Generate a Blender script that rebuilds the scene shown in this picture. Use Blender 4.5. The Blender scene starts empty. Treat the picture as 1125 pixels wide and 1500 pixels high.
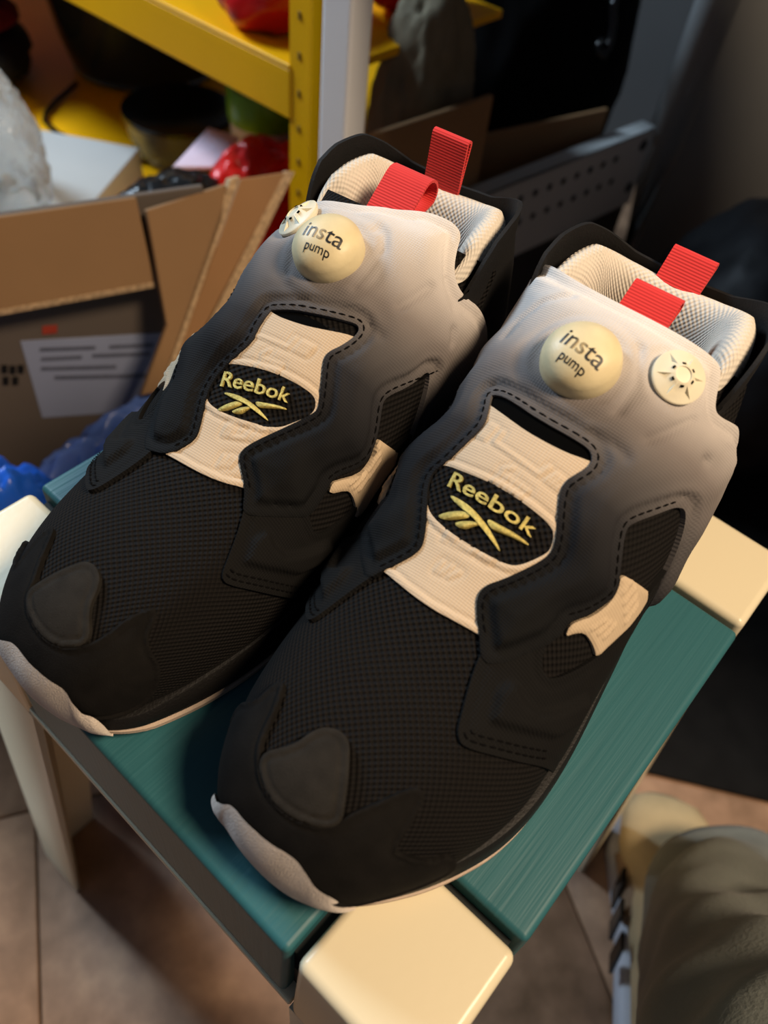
import bpy, bmesh, math, random
import numpy as np
from mathutils import Vector, Matrix
from mathutils.geometry import delaunay_2d_cdt
random.seed(7); np.random.seed(7)
scene = bpy.context.scene
C = scene.collection
STOOL_H = .45                       # stool top above the floor (m)

# ------------------------------------------------------------------ camera
cam_d = bpy.data.cameras.new('camera'); cam = bpy.data.objects.new('camera', cam_d); C.objects.link(cam)
r_, d_, f_ = Vector((.6622, -.7436, .0922)), Vector((-.5396, -.5587, -.6298)), Vector((.5199, .3673, -.7713))
f_.normalize(); r_ = (r_ - f_ * r_.dot(f_)).normalized(); u_ = r_.cross(f_)
CAM = Vector((-.0337, .0211, .2968 + STOOL_H))
cam.matrix_world = Matrix(((r_.x, u_.x, -f_.x, CAM.x), (r_.y, u_.y, -f_.y, CAM.y), (r_.z, u_.z, -f_.z, CAM.z), (0, 0, 0, 1)))
cam_d.sensor_fit = 'VERTICAL'; cam_d.sensor_height = 36; cam_d.lens = 1141.2 * 36 / 1500
cam_d.clip_start = .01
cam_d.dof.use_dof = True; cam_d.dof.focus_distance = .315; cam_d.dof.aperture_fstop = 7.0
scene.camera = cam

# ------------------------------------------------------------------ world, lights, exposure
world = bpy.data.worlds.new('world'); scene.world = world; world.use_nodes = True
bg = world.node_tree.nodes['Background']; bg.inputs[0].default_value = (.6, .72, 1, 1); bg.inputs[1].default_value = .08
def area(name, loc, target, size, power, col):
    l = bpy.data.lights.new(name, 'AREA'); l.shape = 'DISK'; l.size = size; l.energy = power; l.color = col
    o = bpy.data.objects.new(name, l); C.objects.link(o); o.location = loc
    o.rotation_euler = (Vector(target) - Vector(loc)).to_track_quat('-Z', 'Y').to_euler(); return o
area('ceiling_lamp', (.26, -.62, 1.62), (.12, .12, .40), .34, 23.5, (1, .77, .53))
area('daylight', (.13, 1.60, 1.42), (.36, .60, .30), .45, 28, (.66, .83, 1))
vs = scene.view_settings
vs.view_transform = 'Standard'; vs.look = 'None'; vs.gamma = 1; vs.use_curve_mapping = False; vs.exposure = 0.0

# ------------------------------------------------------------------ helpers
def lin(c):
    return tuple((x / 12.92 if x <= .04045 else ((x + .055) / 1.055) ** 2.4) for x in [v / 255 for v in c]) + (1,)
MATS = {}
def mat(name, rgb, rough=.6, var=.12, vscale=30, bump=0, bscale=200, spec=.5, metal=0, sheen=0, trans=0, ior=1.45, alpha=1, coord='Object', emit=None):
    """principled material with noise colour variation and noise bump"""
    if name in MATS: return MATS[name]
    m = bpy.data.materials.new(name); m.use_nodes = True; MATS[name] = m
    nt = m.node_tree; b = nt.nodes['Principled BSDF']; N = nt.nodes.new; L = nt.links.new
    tc = N('ShaderNodeTexCoord'); nz = N('ShaderNodeTexNoise'); nz.inputs['Scale'].default_value = vscale; nz.inputs['Detail'].default_value = 4
    L(tc.outputs[coord], nz.inputs['Vector'])
    cr = N('ShaderNodeValToRGB'); c = lin(rgb)
    cr.color_ramp.elements[0].position = .3; cr.color_ramp.elements[1].position = .7
    cr.color_ramp.elements[0].color = tuple(v * (1 - var) for v in c[:3]) + (1,)
    cr.color_ramp.elements[1].color = tuple(min(1, v * (1 + var)) for v in c[:3]) + (1,)
    L(nz.outputs['Fac'], cr.inputs[0]); L(cr.outputs[0], b.inputs['Base Color'])
    b.inputs['Roughness'].default_value = rough; b.inputs['Metallic'].default_value = metal
    b.inputs['Specular IOR Level'].default_value = spec; b.inputs['IOR'].default_value = ior
    b.inputs['Transmission Weight'].default_value = trans; b.inputs['Alpha'].default_value = alpha
    if sheen: b.inputs['Sheen Weight'].default_value = sheen; b.inputs['Sheen Roughness'].default_value = .4
    if bump:
        n2 = N('ShaderNodeTexNoise'); n2.inputs['Scale'].default_value = bscale; n2.inputs['Detail'].default_value = 3
        L(tc.outputs[coord], n2.inputs['Vector']); bp = N('ShaderNodeBump'); bp.inputs['Strength'].default_value = bump; bp.inputs['Distance'].default_value = .001
        L(n2.outputs['Fac'], bp.inputs['Height']); L(bp.outputs[0], b.inputs['Normal'])
    return m
def weave(name, rgb, pitch, depth, rough=.8, ramp=None, stagger=True, var=.15, sheen=.0, hole=0.0, spec=.3, aspect=1.0, noise_bump=.0):
    """knitted / woven fabric: staggered cell relief on the UV metric (1 uv = 0.1 m); ramp = dye gradient along the shoe"""
    if name in MATS: return MATS[name]
    m = bpy.data.materials.new(name); m.use_nodes = True; MATS[name] = m
    nt = m.node_tree; b = nt.nodes['Principled BSDF']; N = nt.nodes.new; L = nt.links.new
    uv = N('ShaderNodeUVMap'); sp = N('ShaderNodeSeparateXYZ'); L(uv.outputs[0], sp.inputs[0])
    def mth(op, a, c=None):
        n = N('ShaderNodeMath'); n.operation = op
        for i, v in enumerate((a, c)):
            if v is None: continue
            if isinstance(v, (int, float)): n.inputs[i].default_value = v
            else: L(v, n.inputs[i])
        return n.outputs[0]
    k = math.pi * 2 * .1 / pitch
    if stagger:
        p = mth('MULTIPLY', mth('ADD', sp.outputs[0], mth('MULTIPLY', sp.outputs[1], 1.0)), k * .7 / aspect)
        q = mth('MULTIPLY', mth('SUBTRACT', sp.outputs[0], mth('MULTIPLY', sp.outputs[1], 1.0)), k * .7)
    else:
        p = mth('MULTIPLY', sp.outputs[0], k); q = mth('MULTIPLY', sp.outputs[1], k * aspect)
    h = mth('ADD', mth('SINE', p), mth('SINE', q))           # -2..2
    h01 = mth('ADD', mth('MULTIPLY', h, .25), .5)
    nz = N('ShaderNodeTexNoise'); nz.inputs['Scale'].default_value = 9; nz.inputs['Detail'].default_value = 5; L(uv.outputs[0], nz.inputs['Vector'])
    cr = N('ShaderNodeValToRGB')
    if ramp:
        L(sp.outputs[0], cr.inputs[0]); e = cr.color_ramp.elements
        e[0].position = ramp[0][0] * 10 / 2.5; e[0].color = lin(ramp[0][1]); e[1].position = ramp[-1][0] * 10 / 2.5; e[1].color = lin(ramp[-1][1])
        for t, c in ramp[1:-1]: x = e.new(t * 10 / 2.5); x.color = lin(c)
        sc = mth('MULTIPLY', sp.outputs[0], 1 / 2.5); L(sc, cr.inputs[0])
    else:
        cr.color_ramp.elements[0].color = lin(rgb); cr.color_ramp.elements[1].color = lin(rgb)
    mul = N('ShaderNodeVectorMath'); mul.operation = 'SCALE'; L(cr.outputs[0], mul.inputs[0])
    f = mth('ADD', mth('MULTIPLY', nz.outputs['Fac'], 2 * var), 1 - var)
    if hole: f = mth('MULTIPLY', f, mth('ADD', mth('MULTIPLY', h01, hole), 1 - hole))
    L(f, mul.inputs['Scale']); L(mul.outputs[0], b.inputs['Base Color'])
    b.inputs['Roughness'].default_value = rough; b.inputs['Specular IOR Level'].default_value = spec
    if sheen: b.inputs['Sheen Weight'].default_value = sheen; b.inputs['Sheen Roughness'].default_value = .5
    bp = N('ShaderNodeBump'); bp.inputs['Strength'].default_value = 1; bp.inputs['Distance'].default_value = depth
    if noise_bump:
        n3 = N('ShaderNodeTexNoise'); n3.inputs['Scale'].default_value = 120; L(uv.outputs[0], n3.inputs['Vector'])
        h01 = mth('ADD', h01, mth('MULTIPLY', n3.outputs['Fac'], noise_bump))
    L(h01, bp.inputs['Height']); L(bp.outputs[0], b.inputs['Normal'])
    return m
def link(name, me, m=None, parent=None, smooth=True, loc=None):
    o = bpy.data.objects.new(name, me); C.objects.link(o)
    if m is not None: me.materials.append(m)
    if smooth: me.shade_smooth()
    if parent: o.parent = parent
    if loc is not None: o.location = loc
    return o
def tag(o, label=None, cat=None, group=None, kind=None):
    if label: o['label'] = label
    if cat: o['category'] = cat
    if group: o['group'] = group
    if kind: o['kind'] = kind
    return o
def empty(name, loc, rz=0):
    o = bpy.data.objects.new(name, None); C.objects.link(o); o.location = loc; o.rotation_euler = (0, 0, rz); o.empty_display_size = .02
    return o
def mesh(name, V, F, m=None, parent=None, smooth=True, recalc=True, uv=None, sharp=None):
    me = bpy.data.meshes.new(name); me.from_pydata([tuple(map(float, v)) for v in V], [], [tuple(map(int, f)) for f in F]); me.update()
    if recalc:
        bm = bmesh.new(); bm.from_mesh(me); bmesh.ops.recalc_face_normals(bm, faces=bm.faces); bm.to_mesh(me); bm.free()
    if uv is not None:
        l = me.uv_layers.new(name='UVMap'); idx = np.zeros(len(me.loops), np.int32); me.loops.foreach_get('vertex_index', idx)
        l.data.foreach_set('uv', np.asarray(uv, np.float32)[idx].ravel())
    o = link(name, me, m, parent, smooth)
    if sharp: me.set_sharp_from_angle(angle=math.radians(sharp))
    return o
def wn(o):
    """flat faces stay flat beside rounded edges"""
    w_ = o.modifiers.new('weighted_normal', 'WEIGHTED_NORMAL'); w_.weight = 90; w_.mode = 'FACE_AREA'
    return o
def gridfaces(n, k, closed=False):
    F = []
    for i in range(n - 1):
        for j in range(k if closed else k - 1):
            j2 = (j + 1) % k; F.append((i * k + j, i * k + j2, (i + 1) * k + j2, (i + 1) * k + j))
    return F
def bevel_box(name, size, m, parent=None, loc=(0, 0, 0), rot=(0, 0, 0), bev=.003, seg=2, taper=None):
    bm = bmesh.new(); bmesh.ops.create_cube(bm, size=1)
    for v in bm.verts:
        v.co = Vector((v.co.x * size[0], v.co.y * size[1], v.co.z * size[2]))
        if taper and v.co.z < 0: v.co.x *= taper; v.co.y *= taper
    if bev: bmesh.ops.bevel(bm, geom=bm.edges[:], offset=bev, segments=seg, profile=.5, affect='EDGES')
    me = bpy.data.meshes.new(name); bm.to_mesh(me); bm.free()
    o = link(name, me, m, parent, True); wn(o); o.location = loc; o.rotation_euler = rot
    return o
def tube(name, pts, r, m, parent=None, n=8, closed=False):
    P = [Vector(p) for p in pts]; V = []; F = []; up = Vector((0, 0, 1)); K = len(P)
    for i, p in enumerate(P):
        a = P[(i - 1) % K] if closed or i > 0 else P[i]; b = P[(i + 1) % K] if closed or i < K - 1 else P[i]
        t = (b - a).normalized(); s = t.cross(up)
        if s.length < 1e-3: s = t.cross(Vector((1, 0, 0)))
        s.normalize(); w = t.cross(s); rr = r[i] if isinstance(r, (list, tuple)) else r
        for k in range(n):
            an = 2 * math.pi * k / n; V.append(p + (s * math.cos(an) + w * math.sin(an)) * rr)
    for i in range(K if closed else K - 1):
        for k in range(n): i2 = (i + 1) % K; F.append((i * n + k, i * n + (k + 1) % n, i2 * n + (k + 1) % n, i2 * n + k))
    if not closed: F += [tuple(range(n)), tuple(range((K - 1) * n, K * n))]
    return mesh(name, V, F, m, parent)
def lathe(name, prof, m, parent=None, n=48, mtx=None, wob=None):
    V = []; F = []
    for r, z in prof:
        for k in range(n):
            a = 2 * math.pi * k / n; rr = r * (1 + (wob(a, z) if wob else 0)); V.append(Vector((rr * math.cos(a), rr * math.sin(a), z)))
    F = gridfaces(len(prof), n, True)
    if prof[0][0] > 1e-6: F.append(tuple(range(n)))
    if prof[-1][0] > 1e-6: F.append(tuple(range((len(prof) - 1) * n, len(prof) * n)))
    if mtx is not None: V = [mtx @ v for v in V]
    return mesh(name, V, F, m, parent, sharp=50)
def text_data(s, size=1, bold=0, extrude=0):
    """glyph outlines of a string as (verts Nx3, faces)"""
    cu = bpy.data.curves.new('lettering', 'FONT'); cu.body = s; cu.size = size; cu.offset = bold; cu.extrude = extrude; cu.resolution_u = 4; cu.fill_mode = 'BOTH' if extrude else 'FRONT'
    o = bpy.data.objects.new('lettering', cu); C.objects.link(o)
    bpy.context.view_layer.update()
    me = bpy.data.meshes.new_from_object(o.evaluated_get(bpy.context.evaluated_depsgraph_get()))
    bm = bmesh.new(); bm.from_mesh(me); bmesh.ops.triangulate(bm, faces=bm.faces)
    bmesh.ops.subdivide_edges(bm, edges=[e for e in bm.edges if e.calc_length() > size * .25], cuts=1); bmesh.ops.triangulate(bm, faces=bm.faces)
    V = np.array([v.co[:] for v in bm.verts]); bm.verts.index_update(); F = [[v.index for v in f.verts] for f in bm.faces]
    bm.free(); bpy.data.meshes.remove(me); bpy.data.objects.remove(o); bpy.data.curves.remove(cu)
    return V, F

# ------------------------------------------------------------------ the shoe's form: sections along the ridge, toe to ankle
# Tx Tz Bx Bz y_medial y_lateral h_of_max_width n_top n_bottom   (x back from the toe, z up, +y medial)
ST=np.array([
[-.0045,.0300,-.0045,.0185, .006,-.024,.45,2.0,2.2],
[-.0025,.0365,-.0025,.0170, .0165,-.0285,.40,2.0,2.4],
[ .0025,.0445, .0025,.0155, .0235,-.034,.35,2.1,2.6],
[ .0110,.0525, .0110,.0140, .0295,-.041,.33,2.15,2.8],
[ .0260,.0595, .0260,.0125, .0360,-.0505,.30,2.15,3.0],
[ .0450,.0645, .0450,.0110, .0410,-.0580,.28,2.1,3.0],
[ .0650,.0685, .0650,.0100, .0445,-.0620,.28,2.05,3.0],
[ .0850,.0760, .0870,.0100, .0465,-.0620,.32,2.05,2.9],
[ .1050,.0885, .1120,.0100, .0480,-.0600,.40,2.1,2.7],
[ .1230,.1020, .1450,.0110, .0480,-.0580,.48,2.15,2.5],
[ .1400,.1120, .1900,.0120, .0465,-.0560,.54,2.2,2.5],
[ .1560,.1195, .2350,.0150, .0460,-.0540,.58,2.25,2.4],
[ .1700,.1250, .2650,.0260, .0460,-.0520,.60,2.25,2.4],
[ .1820,.1290, .2720,.0550, .0475,-.0500,.60,2.3,2.3],
[ .1930,.1330, .2630,.0880, .0500,-.0480,.60,2.4,2.3],
[ .2010,.1370, .2470,.1200, .0500,-.0480,.60,2.4,2.3],
[ .2070,.1410, .2420,.1330, .0500,-.0480,.60,2.4,2.3]])
def _spl(tk,Y):
    # monotone-ish cubic hermite (catmull-rom, nonuniform)
    m=np.zeros_like(Y);h=np.diff(tk)[:,None];d=np.diff(Y,axis=0)/h
    m[1:-1]=(d[:-1]*h[1:]+d[1:]*h[:-1])/(h[1:]+h[:-1]);m[0]=d[0];m[-1]=d[-1]
    def ev(t):
        t=np.clip(np.asarray(t,float),tk[0],tk[-1]);i=np.clip(np.searchsorted(tk,t,side='right')-1,0,len(tk)-2)
        hh=(tk[i+1]-tk[i]);s=((t-tk[i])/hh)[...,None];hh=hh[...,None]
        return ((2*s**3-3*s**2+1)*Y[i]+(s**3-2*s**2+s)*hh*m[i]+(-2*s**3+3*s**2)*Y[i+1]+(s**3-s**2)*hh*m[i+1])
    return ev
_tk=np.concatenate([[0],np.cumsum(np.hypot(np.diff(ST[:,0]),np.diff(ST[:,1])))])  # arc length of the ridge, metres
TMAX=float(_tk[-1])
_ev=_spl(_tk,ST)
def surf(t,th,off=0.0):
    """t: ridge arc length (m), th: angle, 0 at ridge, + medial, pi at sole/heel"""
    t=np.asarray(t,float);th=np.asarray(th,float);t,th=np.broadcast_arrays(t,th)
    P=_pos(t,th)
    if np.all(np.asarray(off)==0):return P
    return P+normal(t,th)*np.asarray(off)[...,None]
def _pos(t,th):
    s=_ev(t);c=np.cos(th);sn=np.sin(th)
    hm=s[...,6];nt=s[...,7];nb=s[...,8]
    n=np.where(c>0,nt,nb)
    ac=np.abs(c)**(2/n);h=np.where(c>0,hm+(1-hm)*ac,hm-hm*ac)
    w=np.abs(sn)**(2/n)
    yc=(s[...,4]+s[...,5])/2
    # ridge stays at y=0: blend centre offset with height
    hw=(s[...,4]-s[...,5])/2
    top=np.clip((h-hm)/(1-hm),0,1)
    y=yc*(1-top**1.6)+np.sign(sn)*hw*w
    x=s[...,2]+(s[...,0]-s[...,2])*h;z=s[...,3]+(s[...,1]-s[...,3])*h
    return np.stack([x,y,z],-1)
def normal(t,th):
    e=2e-4;a=np.clip(t+e,0,TMAX);b=np.clip(t-e,0,TMAX)
    du=_pos(a,th)-_pos(b,th);dv=_pos(t,th+.01)-_pos(t,th-.01)
    n=np.cross(du,dv);n/=np.linalg.norm(n,axis=-1,keepdims=True)+1e-12
    return n

D = {
 'winR': [(0.1759,0.481),(0.1765,0.35),(0.1744,0.062),(0.1749,-0.139),(0.1749,-0.256),(0.173,-0.308),(0.1699,-0.317),(0.164,-0.268),(0.1603,-0.248),(0.1563,-0.268),(0.151,-0.323),(0.1473,-0.368),(0.1408,-0.424),(0.1349,-0.389),(0.1234,-0.28),(0.1177,-0.21),(0.1133,-0.203),(0.1104,-0.229),(0.1061,-0.29),(0.1031,-0.349)],
 'winL': [(0.1023,0.396),(0.1095,0.294),(0.115,0.243),(0.1197,0.267),(0.1286,0.366),(0.137,0.477),(0.1425,0.517),(0.1476,0.453),(0.1591,0.388),(0.165,0.371),(0.1708,0.429),(0.1748,0.481)],
 'panelTop': [(0.1723,0.466),(0.1709,0.325),(0.1689,0.102),(0.169,-0.048),(0.1698,-0.172),(0.1719,-0.305)],
 'panelBot': [(0.1029,0.426),(0.1004,0.186),(0.0997,-0.008),(0.1011,-0.169),(0.1034,-0.352)],
 'lens': [(0.141,0.537),(0.1446,0.521),(0.1465,0.467),(0.1464,0.283),(0.1475,0.027),(0.1474,-0.164),(0.1468,-0.335),(0.1449,-0.379),(0.1409,-0.406),(0.1379,-0.392),(0.1295,-0.304),(0.1272,-0.233),(0.126,-0.124),(0.1253,0.0),(0.1254,0.121),(0.1265,0.238),(0.1281,0.329),(0.1306,0.398),(0.1365,0.487)],
 'txt': [(0.1391,0.334),(0.1393,-0.272),(0.145,0.346),(0.1443,-0.276)],
 'latwin': [(0.1793,-1.037),(0.1746,-0.931),(0.1645,-0.75),(0.1611,-0.755),(0.1546,-0.845),(0.1481,-0.955),(0.144,-0.941),(0.135,-0.844),(0.129,-0.755),(0.1254,-0.761),(0.1179,-0.71),(0.1128,-0.741),(0.1103,-0.803),(0.1113,-0.875),(0.1202,-0.992),(0.1301,-1.12),(0.1377,-1.203),(0.1459,-1.257),(0.159,-1.278)],
 'latY': [(0.1524,-0.894),(0.1548,-1.039),(0.159,-1.254),(0.1504,-1.239),(0.1382,-1.177),(0.1304,-1.11),(0.1312,-1.027),(0.1313,-0.96),(0.1307,-0.882),(0.1277,-0.819),(0.1246,-0.78),(0.1279,-0.762),(0.1313,-0.796),(0.1365,-0.875),(0.144,-0.941),(0.1486,-0.943)],
 'latarm': [(0.1013,-0.361),(0.0962,-0.428),(0.0996,-0.531),(0.1067,-0.623),(0.1151,-0.705),(0.1179,-0.71)],
 'latpad': [(0.1007,-0.369),(0.0925,-0.439),(0.0772,-0.563),(0.074,-0.607),(0.0724,-0.68),(0.0817,-0.933),(0.0947,-1.303)],
 'latpad_emb': [(0.0844,-0.686),(0.0939,-0.603),(0.1001,-0.63),(0.1014,-0.702),(0.1,-0.798),(0.1013,-0.915),(0.1074,-1.022),(0.1212,-1.223),(0.123,-1.367),(0.1125,-1.344),(0.1015,-1.197),(0.0906,-0.89),(0.0852,-0.73)],
 'shTopA': [(0.232,1.182),(0.2319,0.754),(0.2303,0.426),(0.2298,0.109),(0.2297,-0.122),(0.2292,-0.353),(0.2278,-0.576),(0.2261,-0.686),(0.2231,-0.745),(0.2159,-0.81),(0.2111,-0.873),(0.2106,-0.97),(0.2116,-1.148)],
 'shTopB': [(0.2192,-0.629),(0.2234,-0.212),(0.2279,-0.03),(0.2343,0.195),(0.2353,0.402),(0.2338,0.532),(0.2312,0.59),(0.2254,0.624),(0.2176,0.72),(0.2131,0.828),(0.2109,0.972),(0.211,1.187)],
 'medwin': [(0.1844,1.242),(0.1753,1.058),(0.1653,0.889),(0.1619,0.925),(0.1575,1.006),(0.1514,1.094),(0.1452,1.091),(0.1328,0.88),(0.1287,0.918),(0.1189,0.962),(0.1156,0.999),(0.1157,1.064),(0.1187,1.137),(0.1258,1.222),(0.1339,1.323),(0.1477,1.361),(0.1623,1.345),(0.1717,1.555),(0.1808,1.352)],
 'medY': [(0.1551,1.048),(0.1567,1.178),(0.1607,1.375),(0.1477,1.361),(0.1389,1.377),(0.1345,1.301),(0.1367,1.244),(0.1367,1.151),(0.1352,1.067),(0.1282,0.932),(0.131,0.903),(0.1331,0.914),(0.143,1.112),(0.1479,1.14),(0.1514,1.123)],
 'winRB': [(0.167,-0.21),(0.1727,0.005),(0.1783,0.312),(0.1788,0.379),(0.1759,0.407),(0.1693,0.365),(0.1641,0.302),(0.1604,0.31),(0.1545,0.378),(0.1463,0.471),(0.144,0.472),(0.1304,0.314),(0.1192,0.188),(0.1147,0.169),(0.1117,0.194),(0.1052,0.355)],
 'winLB': [(0.099,-0.266),(0.1089,-0.161),(0.1142,-0.186),(0.126,-0.283),(0.1332,-0.31),(0.1433,-0.264),(0.1529,-0.182),(0.1596,-0.222),(0.167,-0.21)],
 'medpad': [(0.105,0.347),(0.0959,0.48),(0.0792,0.64),(0.0757,0.703),(0.0762,0.786),(0.0842,1.019),(0.1012,1.572)],
 'lensB': [(0.1265,-0.298),(0.1328,-0.337),(0.1385,-0.335),(0.1415,-0.286),(0.144,-0.112),(0.1468,0.079),(0.1483,0.303),(0.1482,0.409),(0.1453,0.457),(0.1417,0.448),(0.1357,0.368),(0.1308,0.301),(0.1276,0.191),(0.1243,-0.006),(0.1235,-0.14),(0.1244,-0.243)],
 'panelTopB': [(0.1667,-0.23),(0.1661,-0.103),(0.1678,0.049),(0.1707,0.198),(0.1744,0.37)],
 'panelBotB': [(0.0991,-0.308),(0.0989,-0.041),(0.1011,0.178),(0.1054,0.347)],
 'txtB': [(0.1318,-0.225),(0.1398,0.262),(0.138,-0.258),(0.145,0.245)],
 'guard': [(0.0415,0.724),(0.048,0.623),(0.0517,0.546),(0.051,0.483),(0.0418,0.41),(0.0342,0.4),(0.0289,0.359),(0.0221,0.189),(0.0197,-0.078),(0.0221,-0.335),(0.0271,-0.497),(0.0316,-0.492),(0.0407,-0.563),(0.0512,-0.631),(0.0541,-0.687),(0.0532,-0.746),(0.0467,-0.821),(0.0382,-0.922),(0.0364,-1.013),(0.0443,-1.294),(0.0493,-1.285)],
 'patch': [(0.0288,0.362),(0.0366,0.117),(0.0439,0.064),(0.0478,0.011),(0.0496,-0.068),(0.0489,-0.154),(0.0437,-0.248),(0.0351,-0.409),(0.0299,-0.529),(0.0249,-0.461),(0.0215,-0.281),(0.0198,-0.043),(0.0221,0.189)],
 'bumper': [(0.0128,1.361),(0.0089,1.266),(0.0085,0.79),(0.0106,0.515),(0.0086,0.191),(0.0089,-0.207),(0.0121,-0.518),(0.0106,-0.737),(0.0092,-0.996),(0.0148,-1.357)],
 'cr1': [(0.1875,-0.508),(0.1943,-0.597),(0.2029,-0.697)],
 'cr2': [(0.1943,-0.944),(0.1946,-0.994)],
 'cr3': [(0.1978,0.747),(0.2054,0.732),(0.2153,0.593),(0.2224,0.4)],
 'cr4': [(0.1899,-0.258),(0.2025,-0.249),(0.2151,-0.144)],
 'cr5': [(0.2111,-0.759),(0.2179,-0.682),(0.2266,-0.656),(0.2295,-0.587),(0.2303,-0.436),(0.2294,-0.128)],
 'cr6': [(0.18,-0.208),(0.18,-0.321),(0.1796,-0.425),(0.1787,-0.458)],
 'crB1': [(0.1918,0.534),(0.1989,0.584),(0.2058,0.627)],
 'crB2': [(0.1895,0.185),(0.1985,0.192),(0.2088,0.182),(0.2152,0.119),(0.2172,0.056),(0.2142,0.054)],
 'crB3': [(0.1973,1.001),(0.1936,1.067)],
 'crB4': [(0.2049,0.91),(0.211,0.719),(0.2247,0.579),(0.2315,0.509),(0.2326,0.31)],
 'crB5': [(0.1791,0.369),(0.1807,0.48),(0.1796,0.545)],
 'crB6': [(0.182,-0.239),(0.1908,-0.311),(0.2019,-0.293)],
}
EMBLEM = [
  [(0.069, -0.283), (0.14, -0.203), (0.383, -0.341), (0.606, -0.879), (0.836, -1.751), (0.807, -1.817), (0.573, -1.155), (0.396, -0.789), (0.207, -0.624)] ,
  [(0.061, -1.755), (0.107, -1.414), (0.26, -0.883), (0.348, -0.742), (0.414, -0.923), (0.263, -1.544), (0.169, -1.773)] ,
  [(0.279, -1.717), (0.337, -1.403), (0.471, -0.985), (0.535, -0.992), (0.477, -1.359), (0.426, -1.748), (0.349, -1.851)] ,
  [(0.542, -0.443), (0.672, -0.352), (0.89, -0.217), (1.025, -0.273), (1.01, -0.423), (0.842, -0.631), (0.677, -0.876), (0.6, -0.817)] ,
]

RS = .05                                                    # metres per radian for the flat pattern
def chaikin(p, n=2):
    p = np.asarray(p, float)
    for _ in range(n):
        q = np.roll(p, -1, 0); p = np.stack([.75 * p + .25 * q, .25 * p + .75 * q], 1).reshape(-1, 2)
    return p
def resample(p, step, closed=True):
    p = np.asarray(p, float)
    if closed: p = np.vstack([p, p[:1]])
    s = np.concatenate([[0], np.cumsum(np.linalg.norm(np.diff(p, axis=0), axis=1))]); n = max(3, int(s[-1] / step))
    x = np.linspace(0, s[-1], n + 1)
    if closed: x = x[:-1]
    return np.stack([np.interp(x, s, p[:, 0]), np.interp(x, s, p[:, 1])], 1)
def inside(poly, q):
    x, y = q[:, 0], q[:, 1]; r = np.zeros(len(q), bool); j = len(poly) - 1
    for i in range(len(poly)):
        xi, yi = poly[i]; xj, yj = poly[j]
        if yi != yj:
            r ^= ((yi > y) != (yj > y)) & (x < (xj - xi) * (y - yi) / (yj - yi) + xi)
        j = i
    return r
def flat(p): p = np.asarray(p, float).copy(); p[:, 1] *= RS; return p
def mind(P, Q):
    out = np.empty(len(P))
    for i in range(0, len(P), 2000): out[i:i + 2000] = np.sqrt(((P[i:i + 2000, None] - Q[None]) ** 2).sum(-1)).min(1)
    return out
def line3(pl, step=.0006):
    p = resample(flat(pl), step, False); return surf(p[:, 0], p[:, 1] / RS)
def sstep(x): x = np.clip(x, 0, 1); return x * x * (3 - 2 * x)
def panel(name, parent, m, loops, hfn, mt, g=.0015, smooth=2, base=-.0006):
    """a piece of the upper: cut from the flat pattern (loops of (t, theta)), laid over the form with the relief hfn(t, th, dist_to_edge, pos)"""
    L2 = [resample(chaikin(flat(l), smooth), g * .8) for l in loops]
    B = np.vstack(L2); lo, hi = B.min(0), B.max(0)
    gx = np.arange(lo[0], hi[0], g); gy = np.arange(lo[1], hi[1], g * .9); X, Y = np.meshgrid(gx, gy, indexing='ij'); Y = Y.copy(); X = X + (np.arange(len(gy))[None] % 2) * g * .5
    Q = np.stack([X.ravel(), Y.ravel()], 1); ok = np.zeros(len(Q), bool)
    for l in L2: ok ^= inside(l, Q)
    Q = Q[ok]
    if len(Q): Q = Q[mind(Q, B) > g * .55]
    pts = [Vector(p) for p in B] + [Vector(p) for p in Q]; E = []; k = 0
    for l in L2:
        n = len(l); E += [(k + i, k + (i + 1) % n) for i in range(n)]; k += n
    vv, ee, ff = delaunay_2d_cdt(pts, E, [], 0, 1e-7)[:3]
    vv = np.array([tuple(v) for v in vv]); ff = np.array([f for f in ff if len(f) == 3])
    cen = vv[ff].mean(1); ok = np.zeros(len(ff), bool)
    for l in L2: ok ^= inside(l, cen)
    ff = ff[ok]
    t, th = vv[:, 0], vv[:, 1] / RS; P0 = surf(t, th)
    d = mind(P0, surf(B[:, 0], B[:, 1] / RS))
    off = hfn(t, th, d, P0); N = normal(t, th); P = P0 + N * off[:, None]
    # turned-down edge
    cnt = {}
    for a, b, c in ff:
        for e in ((a, b), (b, c), (c, a)): cnt[(min(e), max(e))] = cnt.get((min(e), max(e)), 0) + 1
    be = [e for e, c in cnt.items() if c == 1]; bv = sorted({v for e in be for v in e}); mp = {v: len(P) + i for i, v in enumerate(bv)}
    low = P0[bv] + N[bv] * base
    V = np.vstack([P, low]); F = [tuple(f) for f in ff] + [(a, b, mp[b], mp[a]) for a, b in be]
    V[:, 1] *= m
    uv = np.stack([np.concatenate([t, t[bv]]) * 10, np.concatenate([th, th[bv]]) * RS * 10], 1)
    o = mesh(name, V, F, mt, parent, uv=uv, sharp=55)
    return o
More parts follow.
